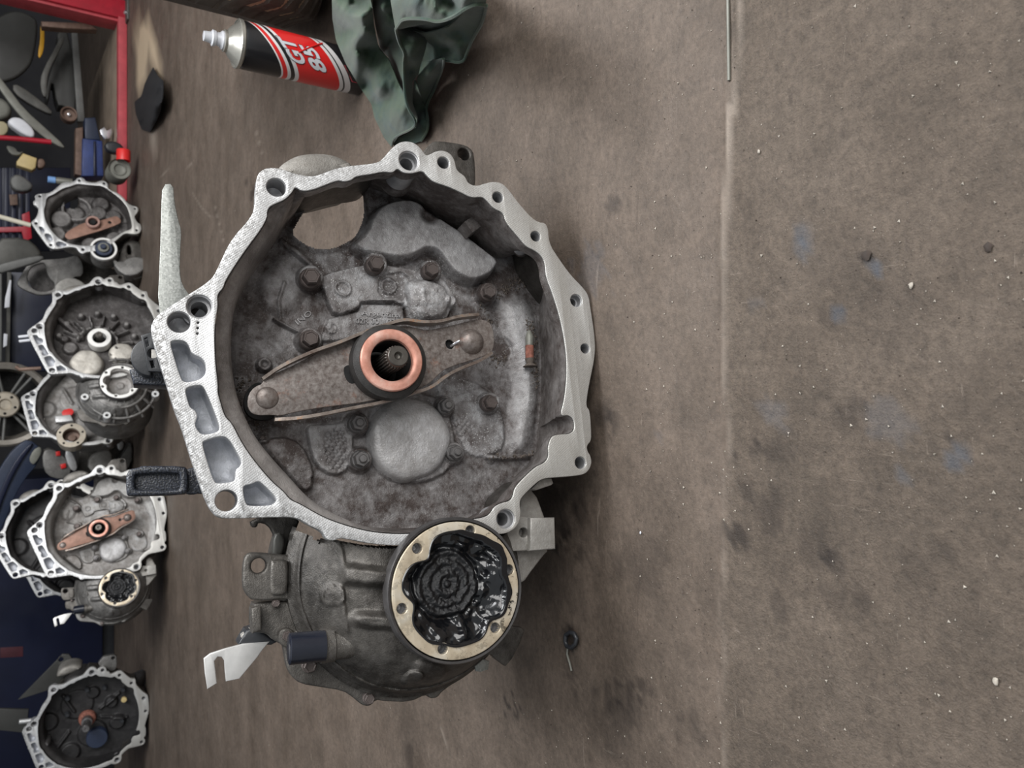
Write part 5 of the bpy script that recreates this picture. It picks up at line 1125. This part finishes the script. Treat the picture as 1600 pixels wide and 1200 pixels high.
bm.faces.new(vrs[-1])
rag_sheet([(820,510,.04),(1010,480,.05),(1000,560,.03),(955,670,.012),(920,760,.008),(860,872,.006),(800,720,.035),(790,640,.045),(810,560,.045)], [(900,580,.05),(930,620,.032),(860,700,.03)], 0.003, 6, [(1010,482,.05),(1000,560,.032),(955,670,.014),(920,760,.01),(860,872,.008),(880,965,.008),(882,1060,.008),(825,1150,.006)])
rag_sheet([(745,840,.015),(770,640,.03),(800,720,.03),(855,872,.008),(885,975,.006),(878,1070,.006),(825,1150,.005),(780,1165,.004),(600,1195,.004),(590,1150,.006),(760,1060,.012),(790,960,.015)], [(830,980,.02)], 0.002, 7)
TOP = [G(*q) for q in rc([(95,-60,.13),(250,-60,.138),(400,-60,.14),(565,-60,.16),(760,-60,.16),(1000,-60,.155),(1200,-60,.152),(1360,-60,.15)])]
tv = [bm.verts.new(tuple(q)) for q in TOP]; lowp = lambda hh, off: [bm.verts.new(tuple(G(500 + a_ / 5.217, -14 - off + 2 * (-1) ** i, hh))) for i, a_ in enumerate((95, 250, 400, 565, 760, 960, 1140, 1280))]; tm = lowp(0.06, 6); tb_ = lowp(0.004, 12)
for A_, B_ in ((tv, tm), (tm, tb_)):
    for i in range(len(TOP) - 1): bm.faces.new((A_[i], A_[i + 1], B_[i + 1], B_[i]))
rag = bm_obj('green_rag', bm, 'rag', None, True, 80); tag(rag, 'crumpled dark green cotton cloth lying against the spray can', 'rag')
for q in HEMS: tube('hem', q, 0.0017, 'rag', rag, 6)
bm = bmesh.new()
cb = [(239,105,.015),(246,118,.03),(256,127,.02),(254,150,.03),(251,174,.02),(243,192,.015),(234,207,.004),(221,202,.004),(212,178,.004),(210,159,.006),(221,150,.01),(226,131,.01),(231,120,.01)]
sheet_mesh(bm, cb, [(240,130,.05),(243,165,.045),(230,175,.03),(238,190,.03),(236,150,.03)], G, 2.4, 0.012, 0.002, 3)
tag(bm_obj('black_rag', bm, 'black_cloth', None, True, 80), 'small black cloth lying near the red rack beam', 'rag')

# standing tyre, only its tread edge reaches into the picture
def tyre():
    R, W = 0.31, 0.19
    cx, cy = 0.0, 0.0
    na, nw = 46 * 14, 44; th = np.arange(na) * 2 * pi / na; rings = []
    prof = []
    for i in range(nw):
        s = -1 + 2 * i / (nw - 1); x = s * W / 2; r = R - 0.016 * abs(s) ** 4 - 0.02 * max(0, abs(s) - 0.86) / 0.14; prof.append((x, r, s))
    prof = [(-W / 2 + 0.004, R - 0.10, -2), (-W / 2 - 0.012, R - 0.075, -2), (-W / 2 - 0.012, R - 0.055, -2)] + prof + [(W / 2 + 0.012, R - 0.055, 2), (W / 2 + 0.012, R - 0.075, 2), (W / 2 - 0.004, R - 0.10, 2)]
    V = []
    for x, r, s in prof:
        if abs(s) <= 1:
            ph = (th * 46 / (2 * pi) + abs(s) * 1.3 * (1 if s < 0 else 1) + 0.3) % 1
            g = (np.abs(ph - 0.5) < 0.14) * (abs(s) > 0.28) * 1.0
            g = np.maximum(g, np.full(na, 1.0 if min(abs(abs(s) - 0.24), abs(s) if abs(s) < 0.02 else 9) < 0.045 else 0.0))
            rr = r - 0.008 * g
        else: rr = np.full(na, r)
        V.append(np.column_stack([np.full(na, x), rr * np.cos(th), rr * np.sin(th)]))
    e = empty('tyre', (0, 0, 0)); tag(e, 'dusty worn car tyre standing behind the spray can', 'tyre')
    loft('tread', V, 'rubber_tyre', e, angle=40, flip=True)
    D = []
    for i in range(24):
        s = -0.97 + 1.94 * i / 23; r = R - 0.016 * abs(s) ** 4 - 0.02 * max(0, abs(s) - 0.86) / 0.14 - 0.0045; D.append(np.column_stack([np.full(120, s * W / 2), r * np.cos(np.arange(120) * 2 * pi / 120), r * np.sin(np.arange(120) * 2 * pi / 120)]))
    tag(loft('groove_dust', D, 'dust', e, flip=True), 'brown dust packed in the tread grooves')
    return e
ty = tyre()
tp = G(545, 66); ta = radians(-24); ty.location = (tp[0] + 0.104 * cos(ta) - 0.20 * sin(ta), tp[1] + 0.104 * sin(ta) + 0.20 * cos(ta), 0.310); ty.rotation_euler = (0, 0, ta)

# small things
wr0, wr1 = G(1137, -20, 0.002), G(1139, 126, 0.002)
tag(tube('thin_rod', [tuple(wr0), tuple(wr1)], 0.0013, 'mid_grey', None, 8), 'thin grey metal rod lying along the floor joint', 'rod')
k0 = [G(x, y, 0.004) for x, y in ((884,992),(883,1002),(886,1010),(893,1012),(899,1006),(901,998),(897,990),(890,988),(884,992))]
ct = empty('cable_tie', tuple(G(890, 1000))); tag(ct, 'small black loop of plastic lying in an oily smear', 'cable tie')
def rel(e, pts): return [tuple(np.asarray(p) - np.array(e.location)) for p in pts]
tube('loop', rel(ct, k0), 0.0022, 'black_plastic', ct, 8); tube('tail', rel(ct, [G(887, 1010, 0.003), G(886, 1022, 0.002), G(890, 1036, 0.002), G(893, 1048, 0.0015)]), 0.0011, 'mid_grey', ct, 6)
def chip(name, px, r, mat, label, cat, seed, flat=0.5, group=None):
    p = G(*px); rs = np.random.default_rng(seed); n = 10; th = np.arange(n) * 2 * pi / n; a = r * (0.7 + 0.5 * rs.random(n))
    rg = [np.column_stack([a * k * np.cos(th), a * k * np.sin(th) * 0.8, np.full(n, z * r * flat)]) for k, z in ((0.9, 0), (1.0, 0.35), (0.7, 0.9), (0.25, 1.0))]
    o = loft(name, rg, mat, None, cap0=True, cap1=True); o.location = (p[0], p[1], 0.0008); tag(o, label, cat, group); return o
chip('concrete_chip', (1187, 237), 0.0016, 'pale_grit', 'pale chip just below the floor joint near a scratch', 'stone chip', 1)
chip('concrete_chip', (1425, 446), 0.0022, 'pale_grit', 'pale oblong chip near the dark flake', 'stone chip', 2)
chip('dark_flake', (1355, 399), 0.0042, 'dark_grit', 'dark half round flake lying on the rough concrete', 'flake', 3, 0.15)
chip('dark_flake', (1545, 387), 0.003, 'dark_grit', 'dark curved sliver nearest the lower edge of the floor', 'flake', 4, 0.3)
chip('concrete_chip', (1557, 1065), 0.0024, 'pale_grit', 'tan chip at the lower left of the rough concrete', 'stone chip', 5)
chip('concrete_chip', (1002, 832), 0.0014, 'white_plastic', 'white crumb between the oil stain and the joint', 'stone chip', 6)
# grit scattered over the floor: one uncountable mass
pw, pdk = [], []
for i in range(1400):
    x = random.uniform(930, 1600); y = random.uniform(-10, 1210)
    if random.random() < 0.4: x = random.uniform(700, 1130)
    p = G(x, y, 0.0006)
    q = p - P0; a, b, c = q @ EX, q @ EY, q @ EN
    if -0.33 < a < 0.22 and c < 0.02: continue
    (pw if random.random() < 0.62 else pdk).append(tuple(p))
for i in range(260):
    p = G(random.uniform(260, 900), random.uniform(0, 1200), 0.0006); q = p - P0; a, c = q @ EX, q @ EN
    if -0.33 < a < 0.24 and -0.34 < c < 0.03: continue
    pw.append(tuple(p))
def gritstuff(name, pts, mat, a, b, label):
    o = grit_mesh(name, pts, mat, None, a, b); tag(o, label, 'grit')
gritstuff('pale_grit', pw, 'pale_grit', 0.0003, 0.0014, 'pale specks of grit scattered over the floor')
gritstuff('dark_grit', pdk, 'dark_grit', 0.0004, 0.0009, 'dark specks of dirt scattered over the floor')

# ------------------------------------------------------------------ rack and its clutter behind the row
def vslab(name, px, Y, thick, mat, parent=None, bevel=0.004, it=1, holes=()):
    P = [YP(x, y, Y) for x, y in px]; zm = 0.034 if (Y >= RY + 0.05 and P[0][0] > X0 - 0.1) else 0.002; q = np.array([(p[0], max(p[2], zm)) for p in P]); q = chaikin(q, it) if it else q
    me = slab_mesh(q, holes, 0.0, thick, bevel)
    me.transform(Matrix(((1, 0, 0, 0), (0, 0, -1, Y), (0, 1, 0, 0), (0, 0, 0, 1))))
    return finish(name, me, mat, parent, True, 40)
def vthing(name, label, cat, px, Y, thick, mat, bevel=0.006, it=1, group=None): return tag(vslab(name, px, Y, thick, mat, None, bevel, it), label, cat, group)
def vtube(pts, Y, r, mat, name, parent=None): return tube(name, [tuple(YP(x, y, Y)) for x, y in pts], r, mat, parent, 10)
RY = float(G(199, 100)[1])                                  # front of the rack
a0, a1 = G(197, 41), G(197, 222)
rk = empty('storage_rack', (float(a0[0] + a1[0]) / 2, RY, 0)); tag(rk, 'red steel rack at the back with a dusty bottom board', 'rack')
O = np.array(rk.location)
def rbox(name, size, loc, mat, bev=0.003): return box(name, size, tuple(np.array(loc) - O), mat, rk, None, bev)
X1 = float(a0[0]) + 0.02; X0 = float(a1[0]) - 0.25
rbox('bottom_beam', (X1 - X0, 0.05, 0.032), ((X0 + X1) / 2, RY + 0.025, 0.017), 'pink_red')
rbox('bottom_board', (X1 - X0 + 0.04, 1.10, 0.02), ((X0 + X1) / 2, RY + 0.605, 0.022), 'wood')
post = rbox('rack_post', (0.075, 0.05, 0.95), (X1 + 0.035, RY + 0.03, 0.476), 'red_paint')
rbox('post_return', (0.012, 0.10, 0.95), (X1 - 0.008, RY + 0.07, 0.476), 'pink_red')
rbox('post_foot', (0.13, 0.10, 0.008), (X1 + 0.04, RY + 0.0, 0.004), 'dark_grey')
for dx in (-0.025, 0.06): lathe('foot_bolt', [(0.009, 0.0), (0.009, 0.008), (0.004, 0.011), (0, 0.011)], 'chrome', rk, 12, tuple(np.array((X1 + 0.03 + dx, RY - 0.035, 0.008)) - O))
rbox('shade_deck', (X1 - X0 + 0.1, 0.85, 0.03), ((X0 + X1) / 2, RY + 0.55, 0.88), 'dark_panel')  # unseen deck, added overhead to shade the clutter on the board
rbox('rack_post', (0.06, 0.05, 0.95), (X0 - 0.03, RY + 0.75, 0.476), 'red_paint')
brk = vslab('shelf_bracket', [(64,33),(140,36),(152,46),(98,44),(66,41)], RY + 0.12, 0.05, 'rusty', None, 0.003, 0)
brk.parent = rk; brk.location = -Vector(rk.location); tag(brk, 'rusty angle bracket')
vthing('trim_panel', 'large dark grey plastic panel leaning by the red post', 'panel', [(-20,35),(20,12),(55,25),(60,40),(54,85),(46,105),(20,126),(-20,130)], RY + 0.35, 0.03, 'dark_panel', 0.01, 2)
vthing('yellow_strap', 'yellow plastic strap hanging beside the dark panel', 'strap', [(63,34),(69,34),(70,60),(68,80),(62,92),(59,84),(63,62)], RY + 0.30, 0.012, 'yellow', 0.003, 1)
vthing('curved_trim', 'curved dark trim strip standing behind the yellow strap', 'trim strip', [(95,55),(102,60),(90,85),(80,103),(73,125),(74,152),(66,150),(62,125),(70,103),(84,78)], RY + 0.33, 0.02, 'dark_grey', 0.003, 1)
vthing('grey_bar', 'straight grey bar standing on the board', 'bar', [(111,44),(121,44),(133,190),(121,190)], RY + 0.36, 0.025, 'mid_grey_dk', 0.003, 0)
vthing('engine_cover', 'dark ribbed cover behind the grey bar', 'cover', [(88,45),(110,48),(122,180),(100,165),(88,165),(82,120),(76,160),(70,150),(78,110),(92,80)], RY + 0.42, 0.10, 'dark_panel', 0.006, 1)
vthing('wiper_arm', 'long pale grey strip lying across the clutter', 'strip', [(-10,108),(14,138),(38,170),(75,203),(102,228),(98,232),(70,216),(42,193),(20,168),(-10,126)], RY + 0.22, 0.02, 'mid_grey', 0.004, 1)
vthing('dark_trim', 'dark strip below the pale grey strip', 'trim strip', [(20,128),(45,142),(82,172),(80,180),(50,165),(20,145)], RY + 0.26, 0.03, 'dark_grey', 0.004, 1)
vthing('lamp_cover', 'glossy white lamp cover on the clutter', 'cover', [(12,188),(20,182),(34,184),(48,196),(55,207),(52,215),(38,211),(14,194)], RY + 0.16, 0.06, 'white_plastic', 0.008, 1)
vthing('sealed_bag', 'crinkled whitish bag at the left edge above the lamp cover', 'bag', [(-14,150),(6,152),(20,168),(14,184),(-14,188)], RY + 0.24, 0.08, 'mid_grey', 0.015, 2)
vthing('cream_socket', 'small cream coloured plastic part beside the lamp cover', 'socket', [(-8,188),(10,190),(14,203),(6,212),(-8,212)], RY + 0.2, 0.05, 'cream_dk', 0.005, 1)
vthing('cream_connector', 'cream plastic connector block beneath the red bar', 'connector', [(26,252),(36,239),(58,247),(56,262),(50,266),(26,258)], RY + 0.12, 0.05, 'cream', 0.005, 0)
vthing('grey_clip', 'crumpled grey sheet just below the red bar', 'scrap', [(8,226),(24,230),(28,238),(38,236),(30,243),(16,241)], RY + 0.13, 0.02, 'mid_grey', 0.003, 1)
vthing('grey_pump', 'grey metal pump part low in the clutter', 'pump', [(14,280),(26,270),(44,280),(54,292),(40,300),(20,296)], RY + 0.1, 0.06, 'mid_grey_dk', 0.008, 1)
vthing('brown_hose_end', 'brown hose end next to the cream connector', 'hose', [(58,248),(68,247),(72,256),(66,263),(58,262)], RY + 0.13, 0.04, 'rusty', 0.006, 1)
tag(vtube([(-20,214),(30,217),(80,222)], RY + 0.06, 0.010, 'red_paint', 'red_bar'), 'short red bar sticking out of the clutter', 'bar')
bc = YP(81, 281, RY + 0.05); e = empty('bottle', tuple(bc)); tag(e, 'little bottle with a light blue cap above the brown fork gearbox', 'bottle')
Rx = Matrix.Rotation(radians(0), 3, 'X')
lathe('cap', [(0.013, -0.012), (0.013, 0.012), (0.011, 0.014), (0, 0.014)], 'light_blue', e, 18); lathe('bottle_body', [(0.0, -0.07), (0.014, -0.07), (0.014, -0.02), (0.010, -0.012)], 'mid_grey', e, 18)
cp_ = YP(108, 178, RY + 0.25); e = empty('metal_cup', (cp_[0], cp_[1], cp_[2])); tag(e, 'round dusty metal cup at the end of the grey bar', 'cup')
RB = np.array(((1, 0, 0), (0, 0, -1), (0, 1, 0)))
lathe('cup_body', [(0.030, -0.05), (0.032, 0.0), (0.030, 0.003), (0.026, 0.001), (0.024, -0.015), (0.0, -0.016)], 'rusty', e, 28, (0, 0, 0), RB); lathe('cup_stud', [(0.006, -0.016), (0.006, -0.004), (0, -0.003)], 'chrome', e, 12, (0, 0, 0), RB)
# blue stand
bs = empty('blue_stand', tuple(G(160, 235))); tag(bs, 'worn blue steel stand behind the brown fork gearbox', 'stand')
BY = RY + 0.18
for nm, px, dy, th_, m in (('stand_body', [(129,216),(160,220),(162,275),(128,275)], 0, 0.10, 'blue'), ('stand_top', [(132,184),(149,183),(157,219),(133,217)], 0.02, 0.07, 'navy_plastic'), ('stand_rib', [(146,220),(150,220),(151,275),(146,275)], -0.008, 0.01, 'navy'), ('stand_post', [(118,200),(130,198),(129,275),(117,272)], 0.03, 0.06, 'rusty')):
    o = vslab(nm, px, BY + dy, th_, m, None, 0.004, 0); o.parent = bs; o.location = -Vector(bs.location)
vthing('foil_scrap', 'shiny crumpled foil scrap beside the blue stand', 'scrap', [(156,203),(163,198),(167,204),(174,200),(176,207),(172,216),(164,217),(158,210)], BY - 0.06, 0.015, 'chrome', 0.002, 0)
vthing('black_grommet', 'black rubber piece above the round tin', 'rubber piece', [(163,223),(178,219),(192,226),(194,236),(180,240),(166,234)], RY - 0.09, 0.04, 'black_plastic', 0.008, 1)
tp_ = YP(187, 264, RY - 0.3); e = empty('round_tin', tuple(tp_)); tag(e, 'dented round grey tin lying on its side', 'tin')
tr = 0.0385; e.location.z = max(e.location.z, tr)
lathe('tin_body', [(tr * 0.95, -0.10), (tr, -0.098), (tr, 0.0), (tr * 0.97, 0.003), (tr * 0.93, 0.0), (tr * 0.9, -0.006), (tr * 0.62, -0.006), (tr * 0.58, -0.002), (tr * 0.5, -0.002), (tr * 0.46, -0.008), (tr * 0.2, -0.01), (0, -0.010)], 'mid_grey', e, 40, (0, 0, 0), RB)
cp_ = YP(193, 243, RY - 0.31); e = empty('plastic_lid', tuple(cp_)); tag(e, 'bright red plastic cap beside the round grey tin', 'cap')
lathe('lid_body', [(0.024, -0.02), (0.024, 0.018), (0.022, 0.021), (0, 0.021)], 'red_bright', e, 30, (0, 0, 0), np.array(((0, 0, 1), (0, 1, 0), (-1, 0, 0))))
e.location.z = max(e.location.z, 0.026)
# behind the row
CYY = RY + 0.45
cr = empty('blue_crate', tuple(YP(30, 335, CYY))); tag(cr, 'dark blue slatted crate behind the right hand gearbox', 'crate')
for k in range(6):
    x = 3 + 11 * k - 18; o = vslab('slat', [(x, 262), (x + 7, 262), (x + 7, 392), (x, 392)], CYY, 0.02, 'navy', None, 0.002, 0); o.parent = cr; o.location = -Vector(cr.location)
o = vslab('back_panel', [(-30,262),(110,262),(110,392),(-30,392)], CYY + 0.2, 0.02, 'navy', None, 0.002, 0); o.parent = cr; o.location = -Vector(cr.location)
vthing('red_bracket', 'red bracket in front of the blue crate', 'bracket', [(-10,355),(36,354),(34,335),(46,330),(50,372),(38,378),(34,362),(-10,363)], CYY - 0.03, 0.02, 'red_paint', 0.002, 0)
vthing('brown_tab', 'small brown tab on the blue crate', 'tab', [(14,304),(27,303),(28,320),(16,321)], CYY - 0.03, 0.01, 'rusty', 0.002, 0)
tag(vtube([(-10,336),(48,352)], RY - 0.25, 0.0085, 'white_rod', 'pale_rod'), 'long pale rod leaning on the brown fork gearbox', 'rod')
vthing('grey_cover', 'dark grey cover left of the right hand gearbox', 'cover', [(-10,372),(40,370),(62,388),(66,402),(20,414),(-10,424)], RY - 0.1, 0.12, 'dark_grey', 0.01, 1)
vthing('grey_cover', 'long grey trim strip beneath the dark grey cover', 'trim strip', [(-10,414),(40,402),(66,398),(70,405),(40,416),(-10,430)], RY - 0.2, 0.03, 'mid_grey_dk', 0.006, 1)
nb = empty('tool_cabinet', tuple(G(150, 500))); tag(nb, 'dark navy cabinet behind the white ring gearbox', 'cabinet')
for nm, px, Y_, th_, m in (('cabinet_body', [(17,425),(190,430),(190,580),(10,580)], RY + 0.5, 0.3, 'navy'), ('edge_strip', [(11,425),(18,425),(15,580),(8,580)], RY + 0.46, 0.03, 'dark_grey'), ('edge_strip', [(-2,425),(3,425),(3,565),(-3,565)], RY + 0.42, 0.03, 'mid_grey_dk'), ('white_strip', [(15,437),(18,438),(15,480),(7,481),(8,466)], RY + 0.40, 0.01, 'white_plastic'), ('white_strip', [(6,521),(12,522),(11,540),(5,543)], RY + 0.40, 0.01, 'white_plastic')):
    o = vslab(nm, px, Y_, th_, m, None, 0.002, 0); o.parent = nb; o.location = -Vector(nb.location)
# pale split housing between the two right hand gearboxes
c5 = lambda pts: [(x / 7.06, 290 + y / 7.06) for x, y in pts]
HY = float(G(200, 430)[1]) - 0.10
hs = empty('split_housing', tuple(G(200, 440))); tag(hs, 'open pale gearbox casing wedged between the two right hand gearboxes', 'gearbox casing')
def hpart(nm, px, Y_, th_, m, it=1, hole=None):
    hh = [] if hole is None else [chaikin(np.array([(p[0], p[2]) for p in (YP(x, y, Y_) for x, y in hole)]), 1)]
    o = vslab(nm, px, Y_, th_, m, None, 0.003, it, hh); o.parent = hs; o.location = -Vector(hs.location)
    if m in ('case_mid', 'case_light', 'bowl_dk', 'case'): fattr_const(o, wear=0.6, salt=0.1)
    return o
hole = c5([(300,1010),(340,900),(420,860),(500,850),(515,960),(560,1040),(605,1070),(600,1150),(480,1175),(380,1150),(310,1090)])
hpart('casing_rim', c5([(230,990),(310,860),(400,840),(480,815),(620,810),(760,790),(850,760),(918,860),(918,1000),(800,1010),(640,1180),(560,1200),(420,1210),(340,1180),(230,1130),(180,1080)]), HY, 0.03, 'case_mid', 1, hole)
hpart('casing_back', c5([(280,1000),(340,880),(520,840),(620,1080),(600,1170),(400,1180)]), HY + 0.07, 0.04, 'bowl_dk')
hpart('lower_body', [(88,405),(130,402),(205,430),(228,470),(215,520),(120,520),(90,440)], HY + 0.06, 0.16, 'case')
hpart('side_lobe', [(85,448),(95,437),(112,433),(130,440),(140,455),(88,462)], HY - 0.02, 0.04, 'case_light', 2)
# loose castings on the floor between pale and red marked gearboxes
LY = float(G(208, 715)[1])
lc = empty('loose_casting', tuple(G(206, 715))); tag(lc, 'loose aluminium castings with red marks behind the textured black lever', 'casting')
for nm, px, dy, th_, m in (('casting_lump', [(66,706),(80,700),(100,712),(112,730),(108,748),(82,748),(68,735)], 0.0, 0.08, 'case_mid'), ('casting_plate', [(100,706),(112,703),(122,728),(118,738),(108,732)], -0.02, 0.02, 'machined_dull'), ('casting_arm', [(140,715),(160,704),(174,704),(176,728),(160,742),(138,735)], -0.03, 0.05, 'case_light'), ('casting_arm', [(180,728),(198,700),(204,690),(210,700),(206,725),(190,740)], -0.01, 0.05, 'case_mid'), ('dark_body', [(125,690),(165,688),(212,690),(212,748),(120,748)], 0.05, 0.12, 'case'), ('red_mark', [(87,706),(94,705),(95,712),(88,713)], -0.01, 0.02, 'red_bright'), ('red_mark', [(94,726),(103,724),(104,731),(96,733)], -0.01, 0.02, 'red_bright'), ('bright_edge', [(183,692),(189,688),(194,690),(192,703),(185,704)], -0.02, 0.02, 'machined_dull')):
    o = vslab(nm, px, LY + dy, th_, m, None, 0.004, 1 if nm not in ('red_mark',) else 0); o.parent = lc; o.location = -Vector(lc.location)
    if m in ('case_mid', 'case_light', 'case'): fattr_const(o, wear=0.6, salt=0.1)
# alloy wheel
WY = RY + 0.12; wc = YP(8, 632, WY); wpx = float(np.linalg.norm(YP(8, 642, WY) - wc)) / 10
wh = empty('alloy_wheel', tuple(wc)); tag(wh, 'dusty spoked wheel standing behind the red marked gearbox', 'wheel')
lathe('wheel_rim', [(62 * wpx, 0.10), (66 * wpx, 0.0), (63 * wpx, -0.006), (56 * wpx, 0.0), (54 * wpx, 0.06), (52 * wpx, 0.11)], 'dark_rim', wh, 56, (0, 0, 0), -RB * np.array([[1, 1, 1]]) if False else np.array(((1, 0, 0), (0, 0, 1), (0, 1, 0))))
lathe('wheel_back', [(54 * wpx, 0.10), (0.0, 0.10)], 'black_hole', wh, 32, (0, 0, 0), np.array(((1, 0, 0), (0, 0, 1), (0, 1, 0))))
for k in range(7):
    for s in (-0.10, 0.10):
        t_ = k * 2 * pi / 7 + 0.3; tube('spoke', [(12 * wpx * cos(t_ + s * 2), 0.03, 12 * wpx * sin(t_ + s * 2)), (56 * wpx * cos(t_ + s), 0.015, 56 * wpx * sin(t_ + s))], 0.006, 'mid_grey_dk', wh, 8)
lathe('wheel_hub', [(20 * wpx, 0.06), (20 * wpx, -0.004), (18 * wpx, -0.010), (9 * wpx, -0.010), (7 * wpx, 0.0), (0, 0.0)], 'tan_plain', wh, 32, (0, 0, 0), np.array(((1, 0, 0), (0, 0, 1), (0, 1, 0))))
for k in range(5): lathe('wheel_bolt_hole', [(2.2 * wpx, -0.0105), (0, -0.0106)], 'black_hole', wh, 10, (14 * wpx * cos(k * 1.2566 + 0.6), 0, 14 * wpx * sin(k * 1.2566 + 0.6)), np.array(((1, 0, 0), (0, 0, 1), (0, 1, 0))))
# curved bumper, navy car flank
BYY = RY - 0.12
bp = empty('bumper', tuple(G(140, 740))); tag(bp, 'curved blue grey bumper beside the pale gearbox', 'bumper')
for nm, px, dy, th_, m in (('bumper_skin', [(45,686),(64,700),(62,722),(38,749),(20,782),(8,815),(-12,850),(-12,752),(12,712),(30,694)], 0.0, 0.05, 'navy_plastic'), ('bumper_lip', [(48,692),(52,694),(30,725),(10,765),(-8,815),(-12,800),(6,752),(26,716)], -0.012, 0.012, 'navy'), ('bumper_tab', [(45,718),(52,703),(63,697),(66,706),(56,724),(50,726)], -0.015, 0.01, 'mid_grey')):
    o = vslab(nm, px, BYY + dy, th_, m, None, 0.003, 1); o.parent = bp; o.location = -Vector(bp.location)
NY = RY + 0.35
nv = empty('navy_locker', tuple(G(176, 960))); tag(nv, 'big dark navy locker behind the far left gearboxes', 'locker')
xa = float(YP(100, 745, NY)[0]); xb = float(YP(100, 1320, NY)[0])
o = box('locker_body', (abs(xb - xa), 0.45, 1.3), ((xa + xb) / 2, NY + 0.225, 0.70), 'navy', None, None, 0.008); o.parent = nv; o.location = -Vector(nv.location)
o = box('locker_plinth', (abs(xb - xa) - 0.05, 0.40, 0.05), ((xa + xb) / 2, NY + 0.235, 0.025), 'black_plastic', None, None, 0.004); o.parent = nv; o.location = -Vector(nv.location)
o = vslab('red_sticker', [(0,1012),(36,1010),(36,1026),(0,1028)], NY - 0.001, 0.004, 'dull_red', None, 0.0005, 0); o.parent = nv; o.location = -Vector(nv.location)
